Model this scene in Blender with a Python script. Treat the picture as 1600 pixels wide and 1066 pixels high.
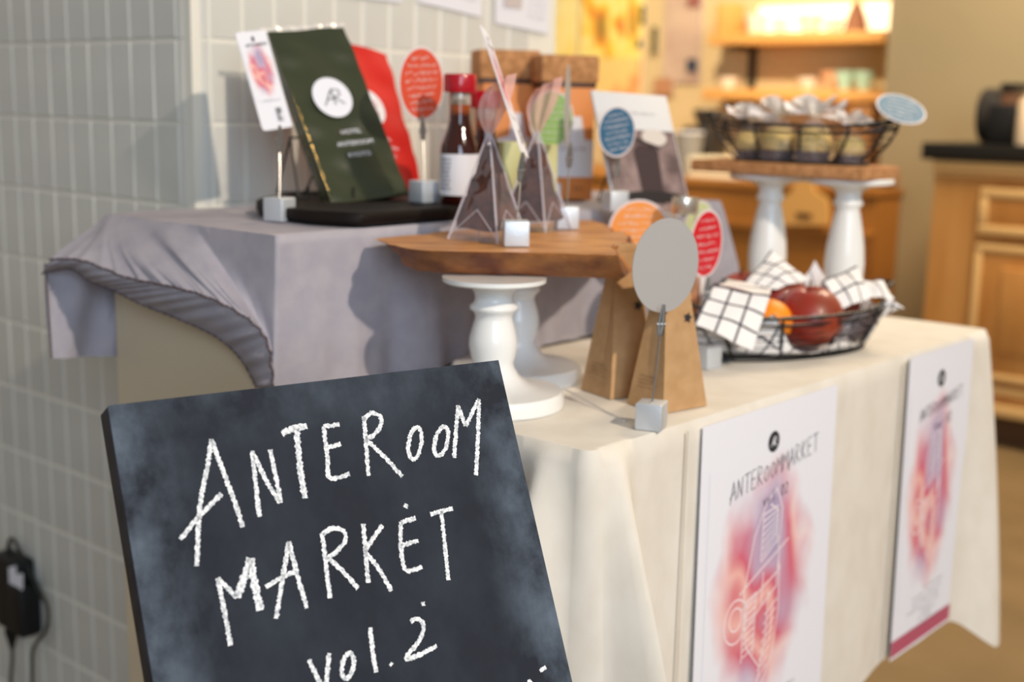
import bpy, bmesh, math, random
from mathutils import Vector, Matrix
random.seed(7)
D = bpy.data
for o in list(D.objects): D.objects.remove(o)
COL = bpy.context.scene.collection
SC = bpy.context.scene
# ------------------------------------------------------------------ camera
FP, CXP, CYP, HC = 2000.0, 800.0, 533.0, 1.02
roll = math.radians(1.15); pit = math.atan((533-161)/2000)
cf = Vector((0, math.cos(pit), -math.sin(pit)))
d0 = Vector((0, -math.sin(pit), -math.cos(pit))); r0 = Vector((1, 0, 0))
cr = r0*math.cos(roll) - d0*math.sin(roll)
cd = r0*math.sin(roll) + d0*math.cos(roll)
CAM = Vector((0, 0, HC))
cam = D.cameras.new('camera'); co = D.objects.new('camera', cam); COL.objects.link(co)
M3 = Matrix((cr, -cd, -cf)).transposed()
co.matrix_world = Matrix.Translation(CAM) @ M3.to_4x4()
cam.sensor_width = 36; cam.lens = 45; cam.clip_start = .05
cam.dof.use_dof = True; cam.dof.focus_distance = 0.99; cam.dof.aperture_fstop = 4.2
SC.camera = co
# ------------------------------------------------------------------ exposure, world, lights
SC.view_settings.view_transform = 'Standard'; SC.view_settings.look = 'None'
SC.view_settings.gamma = 1; SC.view_settings.use_curve_mapping = False
SC.view_settings.exposure = 0.0
w = D.worlds.new('world'); SC.world = w; w.use_nodes = True
bg = w.node_tree.nodes['Background']; bg.inputs[0].default_value = (1.0, .93, .84, 1); bg.inputs[1].default_value = .31
def light(name, kind, loc, target, energy, color, size=.1, **k):
    l = D.lights.new(name, kind); l.energy = energy; l.color = color
    o = D.objects.new(name, l); COL.objects.link(o); o.location = loc
    o.rotation_euler = (Vector(target)-Vector(loc)).to_track_quat('-Z', 'Y').to_euler()
    if kind == 'AREA': l.shape = 'SQUARE'; l.size = size
    else: l.shadow_soft_size = size
    for a, b in k.items(): setattr(l, a, b)
    return o
light('key_spot', 'SPOT', (1.61, -.71, 2.50), (.15, 1.32, .78), 285, (1, .86, .69), .045, spot_size=math.radians(62), spot_blend=.5)
light('window_light', 'AREA', (.7, -2.3, 1.8), (.3, 1.4, .7), 72, (.66, .82, 1), 1.5)
light('shop_light', 'AREA', (1.6, 3.1, 2.7), (2.0, 3.7, 0), 92, (1, .82, .58), 1.0)
light('shelf_spot', 'SPOT', (.3, 3.9, 2.5), (.95, 5.95, 1.15), 270, (1, .82, .58), .08, spot_size=math.radians(56), spot_blend=.6)
# ------------------------------------------------------------------ frames and helpers
AZ = math.radians(41)
ea = Vector((math.sin(AZ), math.cos(AZ), 0)); eb = Vector((-math.cos(AZ), math.sin(AZ), 0))
ez = Vector((0, 0, 1))
def W(a, b, z): return ea*a + eb*b + ez*z
def ray(x, y): return cf + cr*((x-CXP)/FP) + cd*((y-CYP)/FP)
def Z(x, y, z): v = ray(x, y); return CAM + v*((z-HC)/v.z)
def U(x, y, c): return CAM + ray(x, y)*c
def PB(x, y, b): v = ray(x, y); return CAM + v*((b-CAM.dot(eb))/v.dot(eb))
def PA(x, y, a): v = ray(x, y); return CAM + v*((a-CAM.dot(ea))/v.dot(ea))
class MB:
    def __init__(s): s.v = []; s.f = []; s.uv = None
    def add(s, v, f):
        n = len(s.v); s.v += [Vector(p) for p in v]; s.f += [tuple(i+n for i in q) for q in f]; return s
    def merge(s, o): return s.add(o.v, o.f)
    def tf(s, fn): s.v = [fn(p) for p in s.v]; return s
def grid(nu, nv, fn, closed=False):
    m = MB(); v = []; f = []
    for j in range(nv+1):
        for i in range(nu if closed else nu+1): v.append(fn(i/nu, j/nv))
    w_ = nu if closed else nu+1
    for j in range(nv):
        for i in range(nu):
            i2 = (i+1) % w_ if closed else i+1
            f.append((j*w_+i, j*w_+i2, (j+1)*w_+i2, (j+1)*w_+i))
    m.add(v, f)
    if not closed: m.uv = [(i/nu, j/nv) for j in range(nv+1) for i in range(nu+1)]
    return m
def lathe(prof, n=40, c=(0, 0, 0), ax=None):
    m = MB(); v = []; f = []; c = Vector(c)
    for r, z in prof:
        for i in range(n):
            t = 2*math.pi*i/n; v.append(c+Vector((r*math.cos(t), r*math.sin(t), z)))
    for j in range(len(prof)-1):
        for i in range(n):
            k = (i+1) % n; f.append((j*n+i, j*n+k, (j+1)*n+k, (j+1)*n+i))
    f.append(tuple(range(n))[::-1]); f.append(tuple((len(prof)-1)*n+i for i in range(n)))
    return m.add(v, f)
def smoothpath(pts, k=6, closed=False):
    P = [Vector(p) for p in pts]; n = len(P); out = []
    rng = n if closed else n-1
    for i in range(rng):
        g = (lambda q: P[q % n]) if closed else (lambda q: P[max(0, min(n-1, q))])
        a, b, c, d = g(i-1), g(i), g(i+1), g(i+2)
        for s in range(k):
            t = s/k
            out.append(.5*((2*b)+(c-a)*t+(2*a-5*b+4*c-d)*t*t+(3*b-a-3*c+d)*t**3))
    if not closed: out.append(P[-1])
    return out
def tube(pts, r, n=8, closed=False):
    P = [Vector(p) for p in pts]; N = len(P); m = MB(); v = []; f = []
    up = None
    for i in range(N):
        if closed: t = P[(i+1) % N]-P[i-1]
        else: t = P[min(N-1, i+1)]-P[max(0, i-1)]
        t.normalize()
        if up is None: up = t.orthogonal().normalized()
        up = (up - t*up.dot(t)).normalized(); s = t.cross(up)
        rr = r[i] if isinstance(r, (list, tuple)) else r
        for k in range(n):
            a = 2*math.pi*k/n; v.append(P[i]+(up*math.cos(a)+s*math.sin(a))*rr)
    for i in range(N if closed else N-1):
        j = (i+1) % N
        for k in range(n):
            l = (k+1) % n; f.append((i*n+k, i*n+l, j*n+l, j*n+k))
    if not closed: f.append(tuple(range(n))[::-1]); f.append(tuple((N-1)*n+k for k in range(n)))
    return m.add(v, f)
def box(c, s, X=None, Y=None, Zv=None, bev=0, seg=2):
    X = X or Vector((1, 0, 0)); Y = Y or Vector((0, 1, 0)); Zv = Zv or ez; c = Vector(c)
    bm = bmesh.new(); bmesh.ops.create_cube(bm, size=1)
    for q in bm.verts: q.co = Vector((q.co.x*s[0], q.co.y*s[1], q.co.z*s[2]))
    if bev: bmesh.ops.bevel(bm, geom=list(bm.edges), offset=bev, segments=seg, affect='EDGES', profile=.5)
    m = MB(); bm.verts.index_update()
    m.add([c+X*q.co.x+Y*q.co.y+Zv*q.co.z for q in bm.verts], [tuple(l.index for l in fc.verts) for fc in bm.faces]); bm.free()
    return m
def abox(a0, a1, b0, b1, z0, z1, bev=0): return box(W((a0+a1)/2, (b0+b1)/2, (z0+z1)/2), (a1-a0, b1-b0, z1-z0), ea, eb, ez, bev)
def prism(poly, n):                      # planar outline -> slab, extruded by the vector n
    k = len(poly); v = [Vector(p) for p in poly]+[Vector(p)+n for p in poly]
    return MB().add(v, [tuple(range(k))[::-1], tuple(range(k, 2*k))]+[(i, (i+1) % k, k+(i+1) % k, k+i) for i in range(k)])
def ribbon(pts, w_, fr, off=.0005, jit=0):   # stroke on a plane: fr = (origin, U, V, N)
    O, Uv, Vv, N = fr; n = len(pts); m = MB(); v = []; f = []
    for i, (x, y) in enumerate(pts):
        x0, y0 = pts[max(0, i-1)]; x1, y1 = pts[min(n-1, i+1)]
        dx, dy = x1-x0, y1-y0; L = math.hypot(dx, dy) or 1; px, py = -dy/L, dx/L
        ww = w_/2*(1+random.uniform(-jit, jit)); w2 = w_/2*(1+random.uniform(-jit, jit))
        v.append(O+Uv*(x+px*ww)+Vv*(y+py*ww)+N*off); v.append(O+Uv*(x-px*w2)+Vv*(y-py*w2)+N*off)
    for i in range(n-1): f.append((2*i, 2*i+1, 2*i+3, 2*i+2))
    return m.add(v, f)
def dens(pts, step):
    out = [pts[0]]
    for a, b in zip(pts, pts[1:]):
        L = math.hypot(b[0]-a[0], b[1]-a[1]); k = max(1, int(L/step))
        for i in range(1, k+1): out.append((a[0]+(b[0]-a[0])*i/k, a[1]+(b[1]-a[1])*i/k))
    return out
def mesh_of(name, m, mt, smooth):
    me = D.meshes.new(name); me.from_pydata([tuple(p) for p in m.v], [], m.f); me.update()
    if m.uv and len(m.uv) == len(m.v):
        l = me.uv_layers.new(name='UVMap')
        for lp in me.loops: l.data[lp.index].uv = m.uv[lp.vertex_index]
    if smooth is not None:
        bm = bmesh.new(); bm.from_mesh(me); bmesh.ops.recalc_face_normals(bm, faces=bm.faces)
        for f in bm.faces: f.smooth = True
        for e in bm.edges:
            if len(e.link_faces) == 2 and e.calc_face_angle(0) > smooth: e.smooth = False
        bm.to_mesh(me); bm.free()
    me.materials.append(mt)
    return me
def obj(name, m, mt, parent=None, smooth=.7, label=None, kind=None):
    if parent is not None:
        L = parent['_o'] if '_o' in parent else (0, 0, 0); L = Vector(L)
        mm = MB(); mm.v = [p-L for p in m.v]; mm.f = m.f; mm.uv = m.uv; m = mm
    o = D.objects.new(name, mesh_of(name, m, mt, smooth)); COL.objects.link(o)
    if parent is not None:
        o.parent = parent; o['_o'] = list(L)
    if label: o['label'] = label
    if kind: o['kind'] = kind
    return o
def tag(o, label, cat, group=None, kind=None):
    o['label'] = label; o['category'] = cat
    if group: o['group'] = group
    if kind: o['kind'] = kind
    return o
def thing(name, loc, label, cat, group=None):
    o = D.objects.new(name, None); COL.objects.link(o); o.location = loc; o['_o'] = list(loc); o.empty_display_size = .02
    return tag(o, label, cat, group)
def weld(o, d=.0007):
    bm = bmesh.new(); bm.from_mesh(o.data); bmesh.ops.remove_doubles(bm, verts=bm.verts, dist=d); bmesh.ops.recalc_face_normals(bm, faces=bm.faces)
    for f in bm.faces: f.smooth = True
    for e in bm.edges: e.smooth = True
    bm.to_mesh(o.data); bm.free()
def solo(name, m, mt, label, cat, group=None, smooth=.7, base=None):   # a thing that is a single mesh, origin at its base
    if base is None:
        zs = min(p.z for p in m.v); base = sum(m.v, Vector())/len(m.v); base = Vector((base.x, base.y, zs))
    mm = MB(); mm.v = [p-base for p in m.v]; mm.f = m.f; mm.uv = m.uv
    o = D.objects.new(name, mesh_of(name, mm, mt, smooth)); COL.objects.link(o); o.location = base; o['_o'] = list(base)
    return tag(o, label, cat, group)
def struct(name, m, mt, smooth=None):
    o = D.objects.new(name, mesh_of(name, m, mt, smooth)); COL.objects.link(o); o['kind'] = 'structure'; o['_o'] = [0, 0, 0]; return o
def copy_tree(o, parent=None, loc=None, rz=0):
    c = o.copy(); COL.objects.link(c)
    if parent is not None: c.parent = parent
    if loc is not None: c.location = loc; c.rotation_euler = (0, 0, rz)
    for ch in list(o.children): copy_tree(ch, c)
    return c
def text_mb(s, size, fr, off=.0004, align='CENTER'):
    O, Uv, Vv, N = fr
    cu = D.curves.new('t', 'FONT'); cu.body = s; cu.size = size; cu.align_x = align; cu.align_y = 'CENTER'; cu.resolution_u = 3
    o = D.objects.new('t', cu); COL.objects.link(o); dg = bpy.context.evaluated_depsgraph_get(); dg.update()
    me = D.meshes.new_from_object(o.evaluated_get(dg)); m = MB()
    m.add([O+Uv*v.co.x+Vv*v.co.y+N*off for v in me.vertices], [tuple(p.vertices) for p in me.polygons])
    D.objects.remove(o); D.curves.remove(cu); return m
# ------------------------------------------------------------------ materials
MATS = {}
def rgb(r, g, b):
    f = lambda c: (c/255/12.92 if c/255 <= .04045 else ((c/255+.055)/1.055)**2.4)
    return (f(r), f(g), f(b), 1)
def mat(name, c, rough=.6, metal=0, c2=None, scale=20, stretch=(1, 1, 1), bump=0, bscale=None, detail=4, trans=0, alpha=1, emit=0, coat=0, sub=0, lo=.35, hi=.65, spec=.5, ior=1.45):
    m = D.materials.new(name); m.use_nodes = True; nt = m.node_tree; P = nt.nodes['Principled BSDF']
    P.inputs['Base Color'].default_value = c; P.inputs['Roughness'].default_value = rough; P.inputs['Metallic'].default_value = metal
    P.inputs['Transmission Weight'].default_value = trans; P.inputs['Alpha'].default_value = alpha; P.inputs['IOR'].default_value = ior
    P.inputs['Coat Weight'].default_value = coat; P.inputs['Specular IOR Level'].default_value = spec
    if sub: P.inputs['Subsurface Weight'].default_value = sub; P.inputs['Subsurface Radius'].default_value = (.02, .015, .01); P.inputs['Subsurface Scale'].default_value = .3
    if emit: P.inputs['Emission Color'].default_value = c; P.inputs['Emission Strength'].default_value = emit
    tc = nt.nodes.new('ShaderNodeTexCoord'); mp = nt.nodes.new('ShaderNodeMapping'); nt.links.new(tc.outputs['Object'], mp.inputs[0]); mp.inputs['Scale'].default_value = stretch
    if c2:
        n = nt.nodes.new('ShaderNodeTexNoise'); n.inputs['Scale'].default_value = scale; n.inputs['Detail'].default_value = detail
        r = nt.nodes.new('ShaderNodeValToRGB'); r.color_ramp.elements[0].position = lo; r.color_ramp.elements[1].position = hi
        r.color_ramp.elements[0].color = c; r.color_ramp.elements[1].color = c2
        nt.links.new(mp.outputs[0], n.inputs[0]); nt.links.new(n.outputs[0], r.inputs[0]); nt.links.new(r.outputs[0], P.inputs['Base Color'])
    if bump:
        n = nt.nodes.new('ShaderNodeTexNoise'); n.inputs['Scale'].default_value = bscale or scale; n.inputs['Detail'].default_value = 5
        b = nt.nodes.new('ShaderNodeBump'); b.inputs['Strength'].default_value = bump; b.inputs['Distance'].default_value = .004
        nt.links.new(mp.outputs[0], n.inputs[0]); nt.links.new(n.outputs[0], b.inputs['Height']); nt.links.new(b.outputs[0], P.inputs['Normal'])
    MATS[name] = m; return m
m_tile = mat('glazed_tile', rgb(214, 213, 205), .22, bump=.06, bscale=9, c2=rgb(206, 205, 198), scale=6)
m_grout = mat('grout', rgb(228, 225, 213), .9)
m_beige = mat('beige_paint', rgb(172, 154, 120), .85, c2=rgb(166, 150, 117), scale=1.5)
m_backwall = mat('back_wall_paint', rgb(214, 190, 142), .85)
m_floor = mat('brown_floor', rgb(132, 109, 76), .45, c2=rgb(112, 92, 62), scale=2.5, bump=.05, bscale=20)
m_cream = mat('cream_cotton', rgb(219, 213, 203), .9, c2=rgb(212, 205, 193), scale=30, bump=.35, bscale=9, stretch=(1, 1, .6))
m_grey = mat('grey_cotton', rgb(166, 161, 169), .8, c2=rgb(156, 152, 162), scale=40, bump=.25, bscale=14)
m_seam = mat('dark_stitching', rgb(92, 80, 84), .9)
m_plinth = mat('cream_board', rgb(205, 190, 164), .7)
m_paper = mat('white_paper', rgb(226, 227, 236), .7)
m_wood = mat('olive_wood', rgb(214, 156, 94), .45, c2=rgb(158, 98, 52), scale=13, stretch=(1.2, 5, 4), bump=.2, bscale=30, lo=.3, hi=.7)
m_bark = mat('dark_edge_wood', rgb(112, 58, 32), .5, c2=rgb(188, 124, 64), scale=22, bump=.9, bscale=60, lo=.35, hi=.7)
m_darkwood = mat('dark_stained_wood', rgb(26, 18, 15), .6, spec=.2, c2=rgb(20, 14, 12), scale=20, bump=.2)
m_white = mat('white_lacquer', rgb(232, 232, 230), .3, c2=rgb(226, 226, 224), scale=5, coat=.2)
m_alu = mat('brushed_aluminium', rgb(206, 211, 217), .42, .5, bump=.05, bscale=300)
m_steel = mat('steel_wire', rgb(170, 168, 165), .3, 1)
m_black = mat('black_wire', rgb(22, 20, 20), .45)
m_slate = None
m_chalk = mat('white_chalk', rgb(242, 243, 244), .95, c2=rgb(175, 180, 186), scale=420, detail=2, lo=.38, hi=.62)
m_kraft = mat('kraft_paper', rgb(184, 146, 104), .75, c2=rgb(172, 134, 92), scale=60, bump=.1, bscale=60)
m_cork = mat('cork', rgb(196, 142, 94), .9, c2=rgb(164, 114, 70), scale=110, bump=.5, bscale=110)
m_darktext = mat('dark_ink', rgb(40, 40, 46), .8)
m_greytext = mat('grey_ink', rgb(110, 112, 122), .8)
m_green = mat('dark_green_foil', rgb(52, 58, 38), .32, c2=rgb(44, 50, 32), scale=8, bump=.3, bscale=22, coat=.3)
m_red = mat('red_foil', rgb(204, 26, 16), .65, spec=.25, c2=rgb(186, 18, 12), scale=8, bump=.25, bscale=20)
m_gold = mat('gold_foil', rgb(226, 190, 120), .2, .9)
m_cap = mat('red_cap', rgb(178, 12, 34), .25, coat=.5)
m_amber = mat('dark_sauce_glass', rgb(58, 14, 6), .08, c2=rgb(40, 8, 4), scale=5, coat=.6)
m_ambertop = mat('amber_glass', rgb(150, 70, 16), .08, coat=.6)
m_glass = mat('clear_glass', (1, 1, 1, 1), .03, trans=1, ior=1.25)
m_apple = mat('red_apple', rgb(150, 26, 20), .42, c2=rgb(126, 56, 32), scale=18, stretch=(1, 1, .25), coat=.3, lo=.4, hi=.7)
m_orange = mat('orange_peel', rgb(244, 140, 14), .45, bump=.3, bscale=180)
m_stem = mat('brown_stem', rgb(78, 56, 34), .9)
m_cabinet = mat('honey_pine', rgb(206, 150, 84), .45, c2=rgb(184, 124, 60), scale=3, stretch=(3, 3, .5), bump=.05)
m_cabtrim = mat('pale_pine_moulding', rgb(226, 184, 122), .45)
m_counterwood = mat('orange_wood', rgb(184, 122, 52), .5, c2=rgb(168, 108, 42), scale=2, stretch=(1, 1, .3))
m_shelf = mat('shelf_wood', rgb(224, 164, 90), .5)
m_counter = mat('black_worktop', rgb(30, 27, 22), .35)
m_darkgrey = mat('dark_grey_plastic', rgb(52, 48, 44), .4)
m_plastic = mat('black_plastic', rgb(18, 18, 20), .5)
m_cable = mat('dark_cable', rgb(48, 50, 44), .5)
m_mint = mat('mint_ceramic', rgb(186, 222, 200), .3)
m_peach = mat('peach_ceramic', rgb(226, 170, 130), .3)
m_cardboard_o = mat('orange_carton', rgb(222, 142, 78), .6, c2=rgb(212, 130, 66), scale=12)
m_paleg = mat('pale_green_carton', rgb(198, 196, 142), .6)
m_nuts = mat('brown_granola', rgb(92, 52, 38), .6, c2=rgb(42, 22, 18), scale=55, bump=.6, bscale=70)
m_cookie = mat('pale_yellow_cake', rgb(226, 198, 122), .7, c2=rgb(200, 168, 94), scale=30, bump=.3)
m_choc = mat('dark_brown_cup', rgb(58, 34, 28), .5)
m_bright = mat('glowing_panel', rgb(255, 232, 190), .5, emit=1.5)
def thin_film(name, col, a, rough=.15, gl=.35):
    m = D.materials.new(name); m.use_nodes = True; nt = m.node_tree; P = nt.nodes['Principled BSDF']
    P.inputs['Base Color'].default_value = col; P.inputs['Roughness'].default_value = rough; P.inputs['Alpha'].default_value = a
    P.inputs['Coat Weight'].default_value = gl
    n = nt.nodes.new('ShaderNodeTexNoise'); n.inputs['Scale'].default_value = 45; b = nt.nodes.new('ShaderNodeBump'); b.inputs['Strength'].default_value = .6; b.inputs['Distance'].default_value = .003
    tc = nt.nodes.new('ShaderNodeTexCoord'); nt.links.new(tc.outputs['Object'], n.inputs[0]); nt.links.new(n.outputs[0], b.inputs['Height']); nt.links.new(b.outputs[0], P.inputs['Normal'])
    return m
m_cello = thin_film('cellophane', rgb(214, 206, 214), .12, .1, .6)
m_cello2 = thin_film('crumpled_cellophane', rgb(228, 222, 216), .7)
m_seamfilm = thin_film('cellophane_seam', rgb(222, 214, 222), .55)
def card_mat(name, c):
    return mat(name, c, .55)
m_slate = D.materials.new('chalkboard_slate')
def slate():
    m = m_slate; m.use_nodes = True; nt = m.node_tree; P = nt.nodes['Principled BSDF']; P.inputs['Roughness'].default_value = .8; P.inputs['Specular IOR Level'].default_value = .2
    tc = nt.nodes.new('ShaderNodeTexCoord'); L = nt.links
    n1 = nt.nodes.new('ShaderNodeTexNoise'); n1.inputs['Scale'].default_value = 5; n1.inputs['Detail'].default_value = 8; n1.inputs['Roughness'].default_value = .62
    L.new(tc.outputs['UV'], n1.inputs[0])
    sx = nt.nodes.new('ShaderNodeSeparateXYZ'); L.new(tc.outputs['UV'], sx.inputs[0])
    # distance to nearest side edge, in uv
    a = nt.nodes.new('ShaderNodeMath'); a.operation = 'SUBTRACT'; a.inputs[1].default_value = .5; L.new(sx.outputs[0], a.inputs[0])
    b = nt.nodes.new('ShaderNodeMath'); b.operation = 'ABSOLUTE'; L.new(a.outputs[0], b.inputs[0])
    b2 = nt.nodes.new('ShaderNodeMapRange'); b2.inputs[1].default_value = .33; b2.inputs[2].default_value = .5; L.new(b.outputs[0], b2.inputs[0])
    c = nt.nodes.new('ShaderNodeMapRange'); c.inputs[1].default_value = .90; c.inputs[2].default_value = 1; L.new(sx.outputs[1], c.inputs[0])
    c2 = nt.nodes.new('ShaderNodeMath'); c2.operation = 'MULTIPLY'; c2.inputs[1].default_value = .35; L.new(c.outputs[0], c2.inputs[0])
    mx = nt.nodes.new('ShaderNodeMath'); mx.operation = 'MAXIMUM'; L.new(b2.outputs[0], mx.inputs[0]); L.new(c2.outputs[0], mx.inputs[1])
    r = nt.nodes.new('ShaderNodeMapRange'); r.inputs[1].default_value = .40; r.inputs[2].default_value = .72; L.new(n1.outputs[0], r.inputs[0])
    e = nt.nodes.new('ShaderNodeMath'); e.operation = 'ADD'; L.new(mx.outputs[0], e.inputs[0]); e.inputs[1].default_value = .10
    g = nt.nodes.new('ShaderNodeMath'); g.operation = 'MULTIPLY'; L.new(e.outputs[0], g.inputs[0]); L.new(r.outputs[0], g.inputs[1])
    mix = nt.nodes.new('ShaderNodeMix'); mix.data_type = 'RGBA'; L.new(g.outputs[0], mix.inputs[0])
    mix.inputs[6].default_value = rgb(33, 37, 46); mix.inputs[7].default_value = rgb(98, 110, 124); L.new(mix.outputs[2], P.inputs['Base Color'])
slate()
m_slateedge = mat('black_edge', rgb(34, 34, 38), .6, c2=rgb(52, 52, 58), scale=40)
def check_mat():
    m = D.materials.new('checked_cotton'); m.use_nodes = True; nt = m.node_tree; P = nt.nodes['Principled BSDF']; P.inputs['Roughness'].default_value = .9; L = nt.links
    tc = nt.nodes.new('ShaderNodeTexCoord'); sx = nt.nodes.new('ShaderNodeSeparateXYZ'); L.new(tc.outputs['UV'], sx.inputs[0]); outs = []
    for k in (0, 1):
        a = nt.nodes.new('ShaderNodeMath'); a.operation = 'FRACT'; L.new(sx.outputs[k], a.inputs[0])
        b = nt.nodes.new('ShaderNodeMath'); b.operation = 'LESS_THAN'; b.inputs[1].default_value = .12; L.new(a.outputs[0], b.inputs[0]); outs.append(b)
    c = nt.nodes.new('ShaderNodeMath'); c.operation = 'MAXIMUM'; L.new(outs[0].outputs[0], c.inputs[0]); L.new(outs[1].outputs[0], c.inputs[1])
    mix = nt.nodes.new('ShaderNodeMix'); mix.data_type = 'RGBA'; L.new(c.outputs[0], mix.inputs[0]); mix.inputs[6].default_value = rgb(232, 228, 226); mix.inputs[7].default_value = rgb(62, 62, 72)
    L.new(mix.outputs[2], P.inputs['Base Color']); return m
m_check = check_mat()
def art_mat(name, kind):
    """print seen on a card: watercolour blot in reds, peach and violet on white (flat print, UV driven)"""
    m = D.materials.new(name); m.use_nodes = True; nt = m.node_tree; P = nt.nodes['Principled BSDF']; P.inputs['Roughness'].default_value = .7; L = nt.links
    tc = nt.nodes.new('ShaderNodeTexCoord')
    n = nt.nodes.new('ShaderNodeTexNoise'); n.inputs['Scale'].default_value = 2.1; n.inputs['Detail'].default_value = 1.2; L.new(tc.outputs['UV'], n.inputs[0])
    r = nt.nodes.new('ShaderNodeValToRGB'); cr_ = r.color_ramp
    if kind == 'blot': cols = [(.28, (146, 148, 184)), (.38, (190, 160, 186)), (.46, (206, 96, 118)), (.53, (232, 178, 170)), (.61, (208, 104, 120)), (.72, (176, 160, 186))]
    elif kind == 'yellow': cols = [(.30, (120, 130, 60)), (.40, (240, 150, 60)), (.46, (250, 214, 70)), (.54, (255, 236, 150)), (.62, (246, 200, 60)), (.70, (236, 120, 70))]
    else: cols = [(.34, (30, 22, 26)), (.44, (110, 84, 84)), (.50, (196, 186, 184)), (.56, (60, 44, 44)), (.64, (180, 150, 146)), (.7, (230, 226, 224))]
    while len(cr_.elements) < len(cols): cr_.elements.new(.5)
    for e, (p, c) in zip(cr_.elements, cols): e.position = p; e.color = rgb(*c)
    L.new(n.outputs[0], r.inputs[0])
    if kind == 'blot':
        mp = nt.nodes.new('ShaderNodeMapping'); mp.inputs['Location'].default_value = (-.5, -.5, 0); L.new(tc.outputs['UV'], mp.inputs[0])
        n2 = nt.nodes.new('ShaderNodeTexNoise'); n2.inputs['Scale'].default_value = 4; L.new(tc.outputs['UV'], n2.inputs[0])
        ln = nt.nodes.new('ShaderNodeVectorMath'); ln.operation = 'LENGTH'; L.new(mp.outputs[0], ln.inputs[0])
        ad = nt.nodes.new('ShaderNodeMath'); ad.operation = 'MULTIPLY_ADD'; ad.inputs[1].default_value = .28; L.new(n2.outputs[0], ad.inputs[0]); L.new(ln.outputs['Value'], ad.inputs[2])
        mr = nt.nodes.new('ShaderNodeMapRange'); mr.inputs[1].default_value = .42; mr.inputs[2].default_value = .615; L.new(ad.outputs[0], mr.inputs[0])
        mx = nt.nodes.new('ShaderNodeMix'); mx.data_type = 'RGBA'; L.new(mr.outputs[0], mx.inputs[0]); L.new(r.outputs[0], mx.inputs[6]); mx.inputs[7].default_value = rgb(226, 227, 236)
        L.new(mx.outputs[2], P.inputs['Base Color'])
    else: L.new(r.outputs[0], P.inputs['Base Color'])
    return m
m_blot = art_mat('watercolour_print', 'blot'); m_yart = art_mat('yellow_poster_print', 'yellow'); m_photo = art_mat('dark_photo_print', 'photo')

# ------------------------------------------------------------------ the setting
struct('floor', box((1, 3, -.02), (14, 14, .04)), m_floor)
BC, AC, ZR, ZS = 1.385, .970, .986, .1050       # tiled pillar: corner at a=AC, b=BC
wl = struct('wall_left', abox(AC+.0008, 1.688, BC+.0008, BC+1.2, 0, 2.6), m_grout)
# tiles: left face (normal -a) and front face (normal -b)
def tile_mesh(name, w_, h_):
    return mesh_of(name, box((0, 0, 0), (w_, .008, h_), bev=.0022, seg=1), m_tile, .3)
tme = tile_mesh('tile', .0484, .1020)
tw = .0520
def add_tile(parent, P, ang, me=tme, name='tile'):
    o = D.objects.new(name, me); COL.objects.link(o); o.parent = parent; o.location = P; o.rotation_euler = (random.uniform(-.006, .006), 0, ang+random.uniform(-.006, .006))
angA = math.atan2(eb.y, eb.x); angB = math.atan2(ea.y, ea.x)
for k in range(-9, 3):
    for i in range(12): add_tile(wl, W(AC+.003, BC+.0265+tw*(i+.5)+.002, ZR+ZS*(k+.5)), angA)
wc = struct('wall_center', abox(AC+.026, 1.686, BC+.0002, BC+.0008, 0, 2.6), m_grout)
for k in range(-2, 3):
    for i in range(12): add_tile(wc, W(AC+.0255+tw*(i+.5)+.002, BC+.003, ZR+ZS*(k+.5)), angB)
rest = MB()
for k in list(range(-9, -2))+list(range(3, 15)):
    for i in range(12): rest.merge(box(W(AC+.0255+tw*(i+.5)+.002, BC+.003, ZR+ZS*(k+.5)), (.0495, .008, .1015), ea, eb, ez))
    if k >= 3:
        for i in range(20): rest.merge(box(W(AC+.003, BC+.0285+tw*(i+.5), ZR+ZS*(k+.5)), (.008, .0495, .1015), ea, eb, ez))
for k in range(-9, 3):
    for i in range(12, 20): rest.merge(box(W(AC+.003, BC+.0285+tw*(i+.5), ZR+ZS*(k+.5)), (.008, .0495, .1015), ea, eb, ez))
obj('tiling', rest, m_tile, wc, None, kind='stuff')
def corner_piece(k):
    R = .026; pr = []
    for i in range(9):
        t = i/8*math.pi/2; pr.append((AC-.001+R-R*math.cos(t), BC-.001+R-R*math.sin(t)))
    pr.append((AC+R, BC+R))
    z0 = ZR+ZS*k+.0018
    return prism([W(a, b, z0) for a, b in pr], ez*.1015)
for k in range(-9, 4): obj('corner_tile', corner_piece(k), m_tile, wc, .5)

struct('wall_right', abox(4.5, 4.7, -3.5, 2.126, 0, 2.8), m_beige)
struct('wall_back', abox(5.0, 5.15, 2.0, 6.5, 0, 2.8), m_backwall)
struct('trim_1', abox(4.485, 4.5, -3.5, 2.13, 0, .09), m_cabtrim)

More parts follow.
